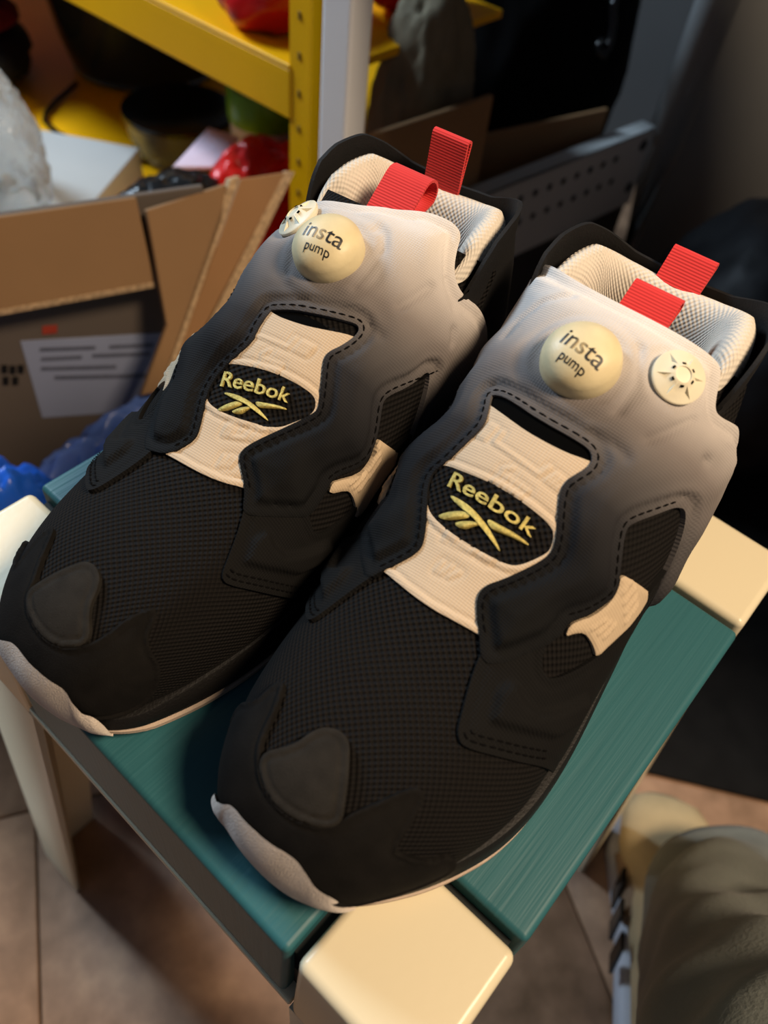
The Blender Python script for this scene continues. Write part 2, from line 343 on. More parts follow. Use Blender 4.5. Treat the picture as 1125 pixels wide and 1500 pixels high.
def dashes(name, parent, m, pl, closed, off, mt, dash=.0024, gap=.0010, w=.00042, drop=None):
    """a run of stitches lying on the surface along pl"""
    p = resample(flat(pl), .0003, closed); V = []; F = []; step = dash + gap; n = int(len(p) * .0003 / step)
    for i in range(n):
        a = int(i * step / .0003); b = min(len(p) - 1, a + int(dash / .0003)); q = p[[a, (a + b) // 2, b]]
        c = surf(q[:, 0], q[:, 1] / RS); nn = normal(q[:, 0], q[:, 1] / RS); tg = c[2] - c[0]
        if np.linalg.norm(tg) < 1e-5: continue
        s = np.cross(nn[1], tg); s /= np.linalg.norm(s) + 1e-9; k = len(V)
        for j, (hh, ww) in enumerate(((-.0002, .6), (.0003, 1), (-.0002, .6))):
            V += [c[j] + nn[j] * (off) - s * w * ww, c[j] + nn[j] * (off + .00035 + hh), c[j] + nn[j] * (off) + s * w * ww]
        F += [(k, k + 1, k + 4, k + 3), (k + 1, k + 2, k + 5, k + 4), (k + 3, k + 4, k + 7, k + 6), (k + 4, k + 5, k + 8, k + 7)]
    V = np.array(V); V[:, 1] *= m
    return mesh(name, V, F, mt, parent)
def inset(pl, dist, closed=True, smooth=2):
    """offset a pattern line sideways by dist metres (to its left)"""
    p = flat(pl)
    if closed: p = resample(chaikin(p, smooth), .001)
    else: p = resample(p, .001, False)
    if closed: t = np.roll(p, -3, 0) - np.roll(p, 3, 0)
    else: t = np.gradient(p, axis=0)
    if not closed:
        k = np.ones(5) / 5; t = np.stack([np.convolve(np.pad(t[:, i], 2, 'edge'), k, 'valid') for i in (0, 1)], 1)
    t /= np.linalg.norm(t, axis=1, keepdims=True) + 1e-9
    p = p + np.stack([-t[:, 1], t[:, 0]], 1) * dist; p[:, 1] /= RS
    return p

# ------------------------------------------------------------------ setting: floor
def floor_material():
    m = bpy.data.materials.new('floor_stone'); m.use_nodes = True; nt = m.node_tree; b = nt.nodes['Principled BSDF']; N = nt.nodes.new; L = nt.links.new
    tc = N('ShaderNodeTexCoord'); n1 = N('ShaderNodeTexNoise'); n1.inputs['Scale'].default_value = 7; n1.inputs['Detail'].default_value = 8; n1.inputs['Roughness'].default_value = .65
    n2 = N('ShaderNodeTexNoise'); n2.inputs['Scale'].default_value = 38; n2.inputs['Detail'].default_value = 5
    L(tc.outputs['Object'], n1.inputs['Vector']); L(tc.outputs['Object'], n2.inputs['Vector'])
    cr = N('ShaderNodeValToRGB'); e = cr.color_ramp.elements; e[0].position = .32; e[0].color = lin((118, 90, 66)); e[1].position = .7; e[1].color = lin((206, 166, 130))
    x = e.new(.5); x.color = lin((162, 126, 98))
    mx = N('ShaderNodeMix'); mx.data_type = 'FLOAT'; mx.inputs[0].default_value = .35; L(n1.outputs['Fac'], mx.inputs[2]); L(n2.outputs['Fac'], mx.inputs[3]); L(mx.outputs[0], cr.inputs[0])
    L(cr.outputs[0], b.inputs['Base Color']); b.inputs['Roughness'].default_value = .5
    bp = N('ShaderNodeBump'); bp.inputs['Strength'].default_value = .25; bp.inputs['Distance'].default_value = .002; L(n2.outputs['Fac'], bp.inputs['Height']); L(bp.outputs[0], b.inputs['Normal'])
    return m
FLOOR = floor_material()

# ------------------------------------------------------------------ stool
SIDE, CAP = .29, .0540
TH = .072; FLARE = .002
def grain_material(name, rgb, axis):
    """painted plastic with moulded wood-grain lines"""
    m = bpy.data.materials.new(name); m.use_nodes = True; nt = m.node_tree; b = nt.nodes['Principled BSDF']; N = nt.nodes.new; L = nt.links.new
    tc = N('ShaderNodeTexCoord'); mp = N('ShaderNodeMapping'); mp.inputs['Scale'].default_value = (14, 420, 30) if axis == 'x' else (420, 14, 30)
    L(tc.outputs['Object'], mp.inputs[0]); nz = N('ShaderNodeTexNoise'); nz.inputs['Scale'].default_value = 1; nz.inputs['Detail'].default_value = 3; L(mp.outputs[0], nz.inputs['Vector'])
    cr = N('ShaderNodeValToRGB'); c = lin(rgb); cr.color_ramp.elements[0].color = tuple(v * .9 for v in c[:3]) + (1,); cr.color_ramp.elements[1].color = tuple(v * 1.1 for v in c[:3]) + (1,)
    L(nz.outputs['Fac'], cr.inputs[0]); L(cr.outputs[0], b.inputs['Base Color']); b.inputs['Roughness'].default_value = .48; b.inputs['Specular IOR Level'].default_value = .35
    bp = N('ShaderNodeBump'); bp.inputs['Strength'].default_value = .55; bp.inputs['Distance'].default_value = .0005; L(nz.outputs['Fac'], bp.inputs['Height']); L(bp.outputs[0], b.inputs['Normal'])
    return m
TEAL = grain_material('teal_plastic', (46, 98, 105), 'x')
CREAM = mat('cream_plastic', (226, 214, 182), .32, .02, 6, .05, 300)
DARK = mat('dark_gap', (20, 26, 26), .8, .1)
stool = empty('stool', (0, 0, 0)); tag(stool, 'teal and cream plastic stool carrying the pair of sneakers', 'stool')
Z = STOOL_H
def prism(name, pts, z0, z1, m, parent, bev=.003, seg=3, flare=0):
    bm = bmesh.new(); vs_ = [bm.verts.new((x, y, z0)) for x, y in pts]; f = bm.faces.new(vs_)
    r = bmesh.ops.extrude_face_region(bm, geom=[f]); up = [v for v in r['geom'] if isinstance(v, bmesh.types.BMVert)]
    for v in up: v.co.z = z1
    for v in bm.verts:
        if v.co.z < z1 - 1e-6 and flare:
            if v.co.x < .01: v.co.x -= flare
            elif v.co.x > SIDE - .01: v.co.x += flare
            if v.co.y < .01: v.co.y -= flare
            elif v.co.y > SIDE - .01: v.co.y += flare
    bmesh.ops.recalc_face_normals(bm, faces=bm.faces)
    if bev: bmesh.ops.bevel(bm, geom=[e for e in bm.edges], offset=bev, segments=seg, profile=.5, affect='EDGES')
    me = bpy.data.meshes.new(name); bm.to_mesh(me); bm.free(); o = wn(link(name, me, m, parent)); return o
g, c, s = .0042, CAP, SIDE
cross = [(c + g, 0), (s - c - g, 0), (s - c - g, c + g), (s, c + g), (s, s - c - g), (s - c - g, s - c - g), (s - c - g, s), (c + g, s), (c + g, s - c - g), (0, s - c - g), (0, c + g), (c + g, c + g)]
prism('seat', cross, Z - TH, Z, TEAL, stool, .0028, 3, FLARE)
ci = c - .004
under = [(ci, .004), (s - ci, .004), (s - ci, ci), (s - .004, ci), (s - .004, s - ci), (s - ci, s - ci), (s - ci, s - .004), (ci, s - .004), (ci, s - ci), (.004, s - ci), (.004, ci), (ci, ci)]
prism('groove_liner', under, Z - TH + .001, Z - .009, DARK, stool, 0)
e_ = FLARE + .0010
rimpts = [(-e_, c), (-e_, s - c), (c, s - c), (c, s + e_), (s - c, s + e_), (s - c, s - c), (s + e_, s - c), (s + e_, c), (s - c, c), (s - c, -e_), (c, -e_), (c, c)]
prism('apron', rimpts, Z - TH - .006, Z - TH, CREAM, stool, .0008, 1)
def leg(sx, sy):
    """corner cap and splayed angle-section leg; built for the front corner, mirrored into the others"""
    bm = bmesh.new(); SPL = .037
    def ring(pts, z): return [bm.verts.new((x, y, z)) for x, y in pts]
    r0 = [(0, 0), (c, 0), (c, c), (0, c)]
    top = ring(r0, Z + .0003); low = ring([(-.003, -.003), (c, -.003), (c, c), (-.003, c)], Z - TH - .010)
    bm.faces.new(top); bm.faces.new(low[::-1])
    for i in range(4): bm.faces.new((top[i], low[i], low[(i + 1) % 4], top[(i + 1) % 4]))
    bmesh.ops.recalc_face_normals(bm, faces=bm.faces)
    bmesh.ops.bevel(bm, geom=[e for e in bm.edges if e.verts[0].co.z > Z - .01 or e.verts[1].co.z > Z - .01], offset=.0038, segments=4, profile=.5, affect='EDGES')
    # angle section below the cap: two walls meeting at the outer edge
    w, w2, k = c, .046, .0045
    A = [(-.003, -.003), (w, -.003), (w, k), (k, k), (k, w), (-.003, w)]
    Bq = [(-SPL, -SPL), (-SPL + w2, -SPL), (-SPL + w2, -SPL + k), (-SPL + k, -SPL + k), (-SPL + k, -SPL + w2), (-SPL, -SPL + w2)]
    a = ring(A, Z - TH - .009); b = ring(Bq, .0)
    for i in range(6): bm.faces.new((a[i], b[i], b[(i + 1) % 6], a[(i + 1) % 6]))
    bm.faces.new(a); bm.faces.new(b[::-1])
    for v in bm.verts:
        if sx: v.co.x = SIDE - v.co.x
        if sy: v.co.y = SIDE - v.co.y
    bmesh.ops.recalc_face_normals(bm, faces=bm.faces)
    me = bpy.data.meshes.new('leg'); bm.to_mesh(me); bm.free(); o = wn(link('leg', me, CREAM, stool)); return o
for sx in (0, 1):
    for sy in (0, 1): leg(sx, sy)

# ------------------------------------------------------------------ sneakers
KNIT = weave('black_knit', (25, 22, 20), .0019, .0009, .85, hole=.6, var=.1, spec=.15)
SHELL = weave('shell_fabric', (0, 0, 0), .0009, .00012, .8, ramp=[(0, (14, 13, 13)), (.118, (15, 15, 15)), (.145, (20, 20, 22)), (.162, (44, 43, 45)), (.176, (88, 84, 83)), (.190, (124, 116, 112)), (.205, (182, 174, 168)), (.225, (224, 217, 210))], stagger=False, var=.06, hole=.06, spec=.15)
PAD = weave('pad_fabric', (18, 17, 16), .0011, .0002, .85, stagger=False, var=.15, hole=.15, spec=.15)
SUEDE = mat('black_suede', (20, 18, 16), .9, .25, 120, .35, 2500, .15)
PATCHM = mat('grey_black_nubuck', (40, 37, 33), .85, .2, 160, .35, 2500, .15)
CREAMP = weave('cream_microfibre', (208, 186, 158), .0010, .00012, .8, stagger=False, var=.05, sheen=.1, hole=.08)
STRAPM = weave('beige_strap', (196, 174, 144), .0010, .0001, .75, stagger=False, var=.05, hole=.06)
LINING = weave('white_spacer_mesh', (222, 212, 196), .0018, .00035, .85, hole=.07, var=.04)
RED = weave('red_webbing', (222, 52, 48), .0012, .0003, .7, stagger=False, var=.06, hole=.15, aspect=.02, sheen=.1)
BALLM = mat('aged_rubber', (221, 205, 163), .42, .09, 90, .06, 900, .4)
VALVEM = mat('valve_plastic', (226, 217, 190), .45, .05, 90, .05, 900, .4)
GOLD = mat('gold_thread', (204, 182, 100), .38, .25, 900, .5, 2600, .6, metal=.55)
BLACKT = mat('black_thread', (9, 8, 8), .9, .2, spec=.08)
INK = mat('black_ink', (20, 19, 18), .5, .1)
EVA = mat('black_foam', (16, 14, 13), .6, .15, 60, .3, 900, .4)
OUTS = mat('worn_beige_rubber', (188, 168, 150), .7, .1, 120, .3, 1200, .3)
BUMP = mat('fuzzy_beige_bumper', (214, 200, 186), .85, .12, 140, .5, 1500, .3, sheen=.3)
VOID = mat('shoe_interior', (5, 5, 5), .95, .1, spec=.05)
CNTR = mat('black_counter', (22, 21, 21), .7, .15, 80, .2, 1200, .35)

def med_hidden():   # medial wing and window edge of the shell, shared shape
    return [(.205, 1.6), (.195, 1.85), (.178, 1.95), (.162, 1.85), (.158, 1.66), (.164, 1.52), (.1705, 1.40), (.1793, 1.22)]
def lat_hidden():
    return [(.181, -1.17), (.172, -1.40), (.163, -1.50), (.158, -1.64), (.160, -1.85), (.175, -1.98), (.195, -1.9), (.205, -1.6), (.2117, -1.3)]
def mir(p): return [(t, -h) for t, h in p]
SETS = {
 'A': dict(pose=((.0172, .0850), .059, 1), winM=D['winL'], winX=D['winR'], ptop=D['panelTop'], pbot=D['panelBot'], lens=D['lens'], txt=D['txt'],
           top=D['shTopA'][:0:-1] + [(.2312, 1.0), (.2285, 1.15), (.2233, 1.22), (.2154, 1.27), (.211, 1.36)],
           print_turn=-.15, emb=1.0, ball=(.1986, .054), valve=(.2123, -.45), creases=['cr1', 'cr2', 'cr3', 'cr4', 'cr5', 'cr6']),
 'B': dict(pose=((.002, .1812), .1, -1), winM=D['winRB'][::-1], winX=D['winLB'][::-1], ptop=D['panelTopB'][::-1], pbot=D['panelBotB'][::-1], lens=D['lensB'], txt=D['txtB'],
           top=[(.2117, -1.155), (.2106, -.967), (.211, -.869), (.2158, -.80)] + D['shTopB'],
           print_turn=.10, emb=.78, ball=(.197, -.078), valve=(.2060, -.60), creases=['crB1', 'crB2', 'crB3', 'crB4', 'crB5', 'crB6']),
}
def frame_at(t, th, m, off=0.0):
    """position and (right, up, normal) in the shoe's frame; right is the reading direction"""
    p = surf(np.array(t), np.array(th)); n = normal(np.array(t), np.array(th)); p = p + n * off
    p[1] *= m; n = n.copy(); n[1] *= m
    p, n = Vector(p), Vector(n).normalized(); ex = Vector((0, -1, 0)); ex = (ex - n * ex.dot(n)).normalized(); ey = n.cross(ex)
    return p, Matrix(((ex.x, ey.x, n.x, p.x), (ex.y, ey.y, n.y, p.y), (ex.z, ey.z, n.z, p.z), (0, 0, 0, 1)))

def build_shoe(sh, label):
    S = SETS[sh]; (px, py), ang, m = S['pose']
    root = empty('sneaker', (px, py, STOOL_H), ang); tag(root, label, 'sneaker', 'pair of pump sneakers on the stool')
    # --- black knit body
    nt_, nh = 150, 168; th = np.linspace(-np.pi, np.pi, nh + 1)[:-1]; a = np.abs(th)
    tm = np.interp(a, [0, 1.15, 1.35, 2.2, 2.6, 3.2], [.2265, .2255, .200, .196, .218, .226])
    Tg = np.linspace(0, 1, nt_)[:, None] ** 1.15 * tm[None]; Hg = np.repeat(th[None], nt_, 0)
    P = surf(Tg, Hg, -.0004).reshape(-1, 3); P[:, 1] *= m
    F = gridfaces(nt_, nh, True); cidx = len(P); P = np.vstack([P, P[:nh].mean(0)]); F += [(k, (k + 1) % nh, cidx) for k in range(nh)]
    uv = np.vstack([np.stack([Tg.ravel() * 10, Hg.ravel() * RS * 10], 1), [[0, 0]]])
    up = mesh('upper', P, F, KNIT, root, uv=uv); up['label'] = 'black knitted mesh upper'
    # --- cream instep panel with the badge window
    wx, wm = S['winX'], S['winM']           # window edges: lateral (slot -> vamp), medial (vamp -> slot)
    i0 = next(i for i, q in enumerate(wx) if q[1] < -.2)
    latside = [(t, h - .09) for t, h in wx if h < -.12 and t < S['ptop'][-1][0] - .002]
    medside = [(t, h + .09) for t, h in wm if h > .12 and t < S['ptop'][0][0] - .002]
    tp = S['ptop']; pb = S['pbot']
    out = [(tp[0][0] + .0003, tp[0][1] + .09)] + list(tp) + [(tp[-1][0] + .0003, tp[-1][1] - .09)] + latside + [(pb[-1][0], pb[-1][1] - .05)] + list(pb[::-1]) + [(pb[0][0], pb[0][1] + .05)] + medside
    lens3 = line3(list(S['lens']) + [S['lens'][0]]); pb3 = line3(pb); tq = S['txt']
    def quad(u, v):
        bl, br, tl, tr = [np.array(q) for q in tq]
        return (bl * (1 - u) + br * u) + ((tl - bl) * (1 - u) + (tr - br) * u) * v
    def marks(rows): return [line3([tuple(quad(*a)), tuple(quad(*b))], .0004) for a, b in rows]
    EM = []
    for k in range(3): EM.append(((.02 + k * .045, 3.55), (.06 + k * .045, 4.55)))
    EM += [((.24, 4.5), (.22, 3.7)), ((.22, 3.7), (.72, 3.6)), ((.72, 3.6), (.76, 4.4))]
    for k in range(4): EM.append(((.80 + k * .055, 3.6), (.85 + k * .055, 4.4)))
    for k in range(5): EM.append(((.42 + k * .065, 1.65), (.46 + k * .065, 2.35)))
    EM += [((.44, 2.6), (.52, 3.0))]
    for k in range(2): EM.append(((.26 + k * .05, -3.0), (.28 + k * .05, -2.2)))
    EM += [((.38, -2.2), (.37, -3.0)), ((.37, -3.0), (.60, -3.0)), ((.60, -3.0), (.63, -2.3))]
    for k in range(3): EM.append(((.68 + k * .055, -3.0), (.73 + k * .055, -2.2)))
    EM += [((.37, -5.0), (.39, -4.3)), ((.44, -5.0), (.50, -4.3)), ((.53, -5.0), (.60, -4.4))]
    emp = np.vstack(marks(EM))
    def h_inst(t, th, d, P):
        dl = mind(P, lens3); db = mind(P, pb3); o = np.full(len(t), .0008)
        o += .0004 * np.exp(-((dl - .0012) / .0007) ** 2) + .0005 * np.exp(-((db - .0014) / .0007) ** 2)
        o -= .0005 * np.exp(-((dl - .0028) / .0006) ** 2) + .0005 * np.exp(-((db - .0030) / .0006) ** 2)
        de = mind(P, emp); o += .0004 * np.exp(-(de / .00065) ** 2) - .0003 * np.exp(-((de - .0015) / .0007) ** 2)
        return o
    ip = panel('instep_panel', root, m, [out, S['lens']], h_inst, CREAMP, .0009); ip['label'] = 'cream microfibre instep panel with embossed marks'
    lx = np.array(S['lens']); lc = lx.mean(0)
    panel('badge_patch', root, m, [[tuple(lc + (q - lc) * 1.06) for q in lx]], lambda t, th, d, P: np.full(len(t), .0007), KNIT, .0015)
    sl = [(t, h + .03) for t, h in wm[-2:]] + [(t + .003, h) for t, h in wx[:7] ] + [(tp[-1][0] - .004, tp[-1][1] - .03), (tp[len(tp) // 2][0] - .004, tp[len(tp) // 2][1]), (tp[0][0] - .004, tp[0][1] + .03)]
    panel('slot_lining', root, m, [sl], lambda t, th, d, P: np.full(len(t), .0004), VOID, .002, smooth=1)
    # --- gold lettering and emblem, embroidered
    def embroider(name, V, F, h0):
        q = np.array([quad(u, v) for u, v in V[:, :2]]); P = surf(q[:, 0], q[:, 1], h0 + V[:, 2]); P[:, 1] *= m
        return mesh(name, P, F, GOLD, root, sharp=60)
    V, F = text_data('Reebok', 1, .010, .05); x0, x1 = V[:, 0].min(), V[:, 0].max(); y1 = V[:, 1].max()
    V[:, 0] = (V[:, 0] - x0) / (x1 - x0); V[:, 1] = V[:, 1] / y1 * .95 + .08; V[:, 2] = (V[:, 2] + .05) * .009
    embroider('badge_lettering', V, F, .0008)['label'] = 'gold embroidered Reebok lettering'
    for e in EMBLEM:
        p = chaikin(np.array(e), 2) * np.array([1, S['emb']]) - np.array([0, .10]); n = len(p); ce = p.mean(0); V = np.vstack([np.c_[p, np.zeros(n)], np.c_[p, np.full(n, .0006)], np.c_[ce + (p - ce) * .55, np.full(n, .0011)], [[*ce, .0012]]])
        F = [(k + r * n, (k + 1) % n + r * n, (k + 1) % n + (r + 1) * n, k + (r + 1) * n) for r in range(2) for k in range(n)] + [(2 * n + k, 2 * n + (k + 1) % n, 3 * n) for k in range(n)]
        embroider('badge_emblem', V, F, .0006)
    # --- toe: guard, centre patch, bumper
    gl = [(.030, 1.70), (.041, 1.15)] + D['guard'] + [(.052, -1.5), (.048, -1.75), (.0015, -1.75), (.0015, 1.7)]
    gp3 = line3(D['patch'] + D['patch'][:1])
    panel('toe_guard', root, m, [gl], lambda t, th, d, P: .0013 + .0006 * np.exp(-((d - .0008) / .0006) ** 2) - .0004 * np.exp(-((d - .0022) / .0005) ** 2), SUEDE, .0012)
    panel('toe_patch', root, m, [D['patch']], lambda t, th, d, P: .0019 + .0003 * np.exp(-((d - .0010) / .0006) ** 2) - .0005 * np.exp(-((d - .0024) / .0005) ** 2), PATCHM, .0011)
    # --- side windows: straps; forefoot pads
    def ridged(lines):
        l3 = np.vstack([line3(l, .0004) for l in lines])
        return lambda t, th, d, P: .0017 + .0009 * np.exp(-(mind(P, l3) / .0006) ** 2) - .0006 * sstep(1 - d / .0012)
    latr = [[(.1525 + k * .0, -.0)] for k in range(0)]
    latr = [[(.1490 - .0012 * k, -1.00 - .065 * k), (.1545 - .0008 * k, -1.02 - .065 * k)] for k in range(4)] + [[(.1335 + .0012 * k, -.93 - .07 * k), (.1392 + .0012 * k, -.99 - .055 * k)] for k in range(3)]
    medr = [[(.1490 - .0012 * k, 1.08 + .05 * k), (.1545 - .0008 * k, 1.08 + .05 * k)] for k in range(4)] + [[(.1372 + .0012 * k, 1.07 + .07 * k), (.143 + .0012 * k, 1.12 + .05 * k)] for k in range(3)]
    for Y, rr in ((D['latY'], latr), (D['medY'], medr)):
        ext = [(t, h * (1.10 if abs(h) > 1.2 else 1.02)) for t, h in Y]
        panel('side_strap', root, m, [ext], ridged(rr), STRAPM, .0007, smooth=1)['label'] = 'beige ribbed side strap'
    def pad(pl, emb):
        e3 = line3(emb + emb[:1]); e2 = resample(chaikin(flat(emb), 2), .001)
        def h(t, th, d, P):
            ins = inside(e2, np.stack([t, th * RS], 1)); de = mind(P, e3)
            return .0013 + np.where(ins, .0026 * sstep(de / .0028), 0) - .0004 * np.exp(-((d - .003) / .0007) ** 2)
        return panel('forefoot_pad', root, m, [pl], h, PAD, .0013)
    lw = D['latwin']; lp = [(.1040, -.40)] + D['latpad'][1:] + [(.100, -1.65), (.125, -1.80), (.160, -1.85), (.175, -1.62), (.163, -1.36)] + lw[-2:-7:-1] + [lw[12], lw[11], (.1185, -.70), (.113, -.60), (.108, -.48)]
    pad(lp, D['latpad_emb'])
    mw = D['medwin']; mp_ = [(.1055, .37)] + D['medpad'][1:] + [(.105, 1.72), (.130, 1.80), (.160, 1.80), (.172, 1.60), (.162, 1.36), (.1467, 1.34)] + [(t, h + .02) for t, h in mw[14:9:-1]] + [(.118, .86), (.113, .66), (.109, .5)]
    pad(mp_, [(t, -h * 1.04 + 0.0) for t, h in D['latpad_emb']])
    # --- the inflatable shell
    arm_l = [(.0975, -.43), (.0985, -.50), (.1045, -.585), (.1130, -.665), (.1181, -.724)]; arm_m = [(.1181, .925), (.1150, .88), (.108, .72), (.1005, .55), (.0975, .45)]
    if sh == 'A': loopc = list(wm) + list(wx)
    else: loopc = list(wm) + list(wx)
    shell_loop = loopc + arm_l + lw[9:0:-1] + [lw[0]] + lat_hidden() + S['top'] + med_hidden() + [(.1831, 1.105)] + mw[1:9] + arm_m
    cre = np.vstack([line3(D[k]) for k in S['creases']]); bp_ = surf(np.array(S['ball'][0]), np.array(S['ball'][1]))
    vp_ = surf(np.array(S['valve'][0]), np.array(S['valve'][1]))
    def h_shell(t, th, d, P):
        o = .0020 + .0022 * sstep((d - .0044) / .0022) * (1 - .75 * sstep((th - 1.1) / .3)) + .0012 * sstep((d - .006) / .008) * (1 - sstep((th - 1.0) / .3)) - .0004 * sstep(1 - d / .0008) - .0004 * np.exp(-((d - .0042) / .0008) ** 2)
        o -= .0003 * np.exp(-((d - .0024) / .0006) ** 2)
        w = sstep((d - .003) / .004)
        o -= w * .0015 * np.exp(-(mind(P, cre) / .0016) ** 2)
        rb = np.linalg.norm(P - bp_, axis=1); o -= w * (.0009 * np.exp(-((rb - .0205) / .0020) ** 2)); lim = .0046 + 1.0 * np.maximum(rb - .016, 0); o = np.where(rb < .022, np.minimum(o, lim), o)
        rv = np.linalg.norm(P - vp_, axis=1); o = np.where(rv < .014, np.minimum(o, .0036 + .0014 * sstep((rv - .009) / .005)), o)
        o += w * .0007 * np.sin(t * 210 + th * 5) * np.sin(th * 9 + t * 60)
        return o
    shl = panel('shell', root, m, [shell_loop], h_shell, SHELL, .0014); shl['label'] = 'padded fabric shell fading from pale grey to black'
    # stitches beside the window edges
    sgn = 1
    cw = loopc; st = inset(cw, -.0026 if sh == 'A' else -.0026, closed=False)
    dashes('stitching', root, m, inset(chain(cw), STITCH[sh] * .0019, False), False, .0019, BLACKT)
    dashes('stitching', root, m, inset(chain(lw[8:0:-1] + [lw[0]]), STITCH['L' + sh] * .0019, False), False, .0019, BLACKT)
    dashes('stitching', root, m, inset(chain(mw[0:9]), STITCH['M' + sh] * .0019, False), False, .0019, BLACKT)
    for k in (.0024, .0048):
        dashes('stitching', root, m, inset(chain(D['latpad'][3:]), STITCH['P'] * k, False), False, .0014, BLACKT)
        dashes('stitching', root, m, inset(chain(D['medpad'][3:]), -STITCH['P'] * k, False), False, .0014, BLACKT)
    # --- pump ball
    p, mx = frame_at(*S['ball'], m, .0036)
    R_ = .0140; prof = [(R_ * .94, -.003), (R_, 0), (R_ * 1.0, .0030), (R_ * .985, .0042)] + [(R_ * .985 * math.cos(a), .0042 + .0092 * math.sin(a)) for a in np.linspace(.08, math.pi / 2 - .05, 14)] + [(0, .0042 + .0092)]
    ball = lathe('pump_ball', prof, BALLM, root, 64, mx); ball['label'] = 'cream rubber pump ball printed insta pump'
    def on_ball(word, size, cx, cy, worn):
        V, F = text_data(word, 1, .003); V = V.copy(); w = V[:, 0].max() - V[:, 0].min(); V[:, 0] = (V[:, 0] - V[:, 0].min()) / w; V[:, 1] = V[:, 1] / w; uv = V[:, :2].copy()
        V[:, 0] = V[:, 0] * size + cx; V[:, 1] = V[:, 1] * size + cy; q = S['print_turn']; V[:, 0], V[:, 1] = V[:, 0] * math.cos(q) - V[:, 1] * math.sin(q), V[:, 0] * math.sin(q) + V[:, 1] * math.cos(q)
        r = np.hypot(V[:, 0], V[:, 1]); z = .0042 + .0092 * np.sqrt(np.maximum(0, 1 - (r / (R_ * .985)) ** 2)) + .00018
        Q = [mx @ Vector((x, y, zz)) for x, y, zz in zip(V[:, 0], V[:, 1], z)]
        o = mesh('lettering', Q, F, worn, ball, smooth=False, uv=uv)
    on_ball('insta', .0166, -.0066, -.0040, worn_ink())
    on_ball('pump', .0104, -.0030, -.0088, INK)
    # --- release valve
    p, mx = frame_at(*S['valve'], m, .0046); mx = mx @ Matrix.Scale(.87, 4)
    val = lathe('release_valve', [(.0100, -.002), (.0112, 0), (.0112, .0011), (.0106, .0016), (.0068, .0017), (.0048, .0040), (.0034, .0046), (.0033, .0040), (0, .0041)], VALVEM, root, 40, mx); val['label'] = 'cream round release valve with star fins'
    for k in range(6):
        rz = mx @ Matrix.Rotation(k * math.pi / 3 + .5, 4, 'Z')
        V = [rz @ Vector(q) for q in ((.0040, -.0011, .0014), (.0040, .0011, .0014), (.0103, 0, .0015), (.0040, -.0003, .0044), (.0040, .0003, .0044))]
        mesh('fin', V, [(0, 2, 3), (1, 4, 2), (3, 2, 4), (0, 3, 4, 1), (0, 1, 2)], VALVEM, val, smooth=False)
        hz = mx @ Matrix.Rotation(k * math.pi / 3 + .5 + math.pi / 6, 4, 'Z') @ Matrix.Translation((.0047, 0, .0041)) @ Matrix.Rotation(math.radians(35), 4, 'Y')
        b = bevel_box('vent_hole', (.0009, .0015, .0005), VOID, val, bev=.0001, seg=1); b.data.transform(hz)
    # --- collar: padded lining, black counter behind it, red pull tabs
    ph = np.radians(np.linspace(-118, 118, 61)); ca, sa = np.cos(ph), np.sin(ph)
    cx = .203 + np.where(ca > 0, .036 * np.abs(ca) ** .62, -.030 * np.abs(ca)); cy = -.0395 * np.sign(sa) * np.abs(sa) ** .72
    rim = np.interp(np.abs(np.degrees(ph)), [0, 25, 60, 85, 118], [.1265, .129, .1345, .1335, .122])
    ctr = np.stack([cx, cy], 1); tg = np.gradient(ctr, axis=0); tg /= np.linalg.norm(tg, axis=1, keepdims=True); nin = np.stack([tg[:, 1], -tg[:, 0]], 1)
    if (nin[30] @ np.array([-1, 0])) < 0: nin = -nin
    prof = [(-.001, -.060), (-.001, -.012), (.0002, -.005), (.0025, -.0012), (.0055, 0), (.0085, -.0012), (.0112, -.0050), (.0130, -.0115), (.0135, -.020), (.0125, -.030), (.0105, -.042), (.009, -.060)]
    V = []; UV = []; al = np.concatenate([[0], np.cumsum(np.linalg.norm(np.diff(ctr, axis=0), axis=1))]); pl_ = np.concatenate([[0], np.cumsum([math.dist(prof[i], prof[i + 1]) for i in range(len(prof) - 1)])])
    for i in range(61):
        e = 1 - .55 * sstep((abs(np.degrees(ph[i])) - 80) / 38)
        for (n_, dz), q in zip(prof, pl_):
            V.append((cx[i] + nin[i, 0] * n_ * e, (cy[i] + nin[i, 1] * n_ * e) * m, rim[i] + dz)); UV.append((al[i] * 10, q * 10))
    nP = len(prof); F = gridfaces(61, nP) + [tuple(range(nP)), tuple(range(60 * nP, 61 * nP))]
    co = mesh('collar_lining', V, F, LINING, root, uv=UV); co['label'] = 'padded off-white mesh collar lining'
    ad = np.abs(np.degrees(ph)); wing = np.interp(ad, [0, 22, 45, 65, 85, 100, 118], [.000, .000, .0030, .0045, .0040, .000, -.012]); outw = np.interp(ad, [0, 30, 60, 90, 118], [-.0020, -.0022, -.0032, -.0034, -.0030])
    V = []
    for i in range(61):
        kb = max(0., ca[i]) ** .6
        for o_, dz in ((0, .022), (0, .055), (0, -.03), (0, -.008), (0, 1), (-.0016, 1), (-.0016, -.008), (-.0016, -.03), (-.0016, .055), (-.0016, .022)):
            low_ = dz in (.022, .055); zz = dz if low_ else rim[i] + (wing[i] if dz == 1 else dz); n_ = (outw[i] + o_) if dz == 1 or dz == -.008 else -.0024 + o_
            bk = {.022: .034, .055: .030, -.03: .014}.get(dz, 0.) * kb
            V.append((cx[i] + nin[i, 0] * n_ + bk, (cy[i] + nin[i, 1] * n_) * m, zz))
    mesh('heel_counter', V, gridfaces(61, 10, True) + [tuple(range(10)), tuple(range(60 * 10, 61 * 10))], CNTR, root, sharp=40)
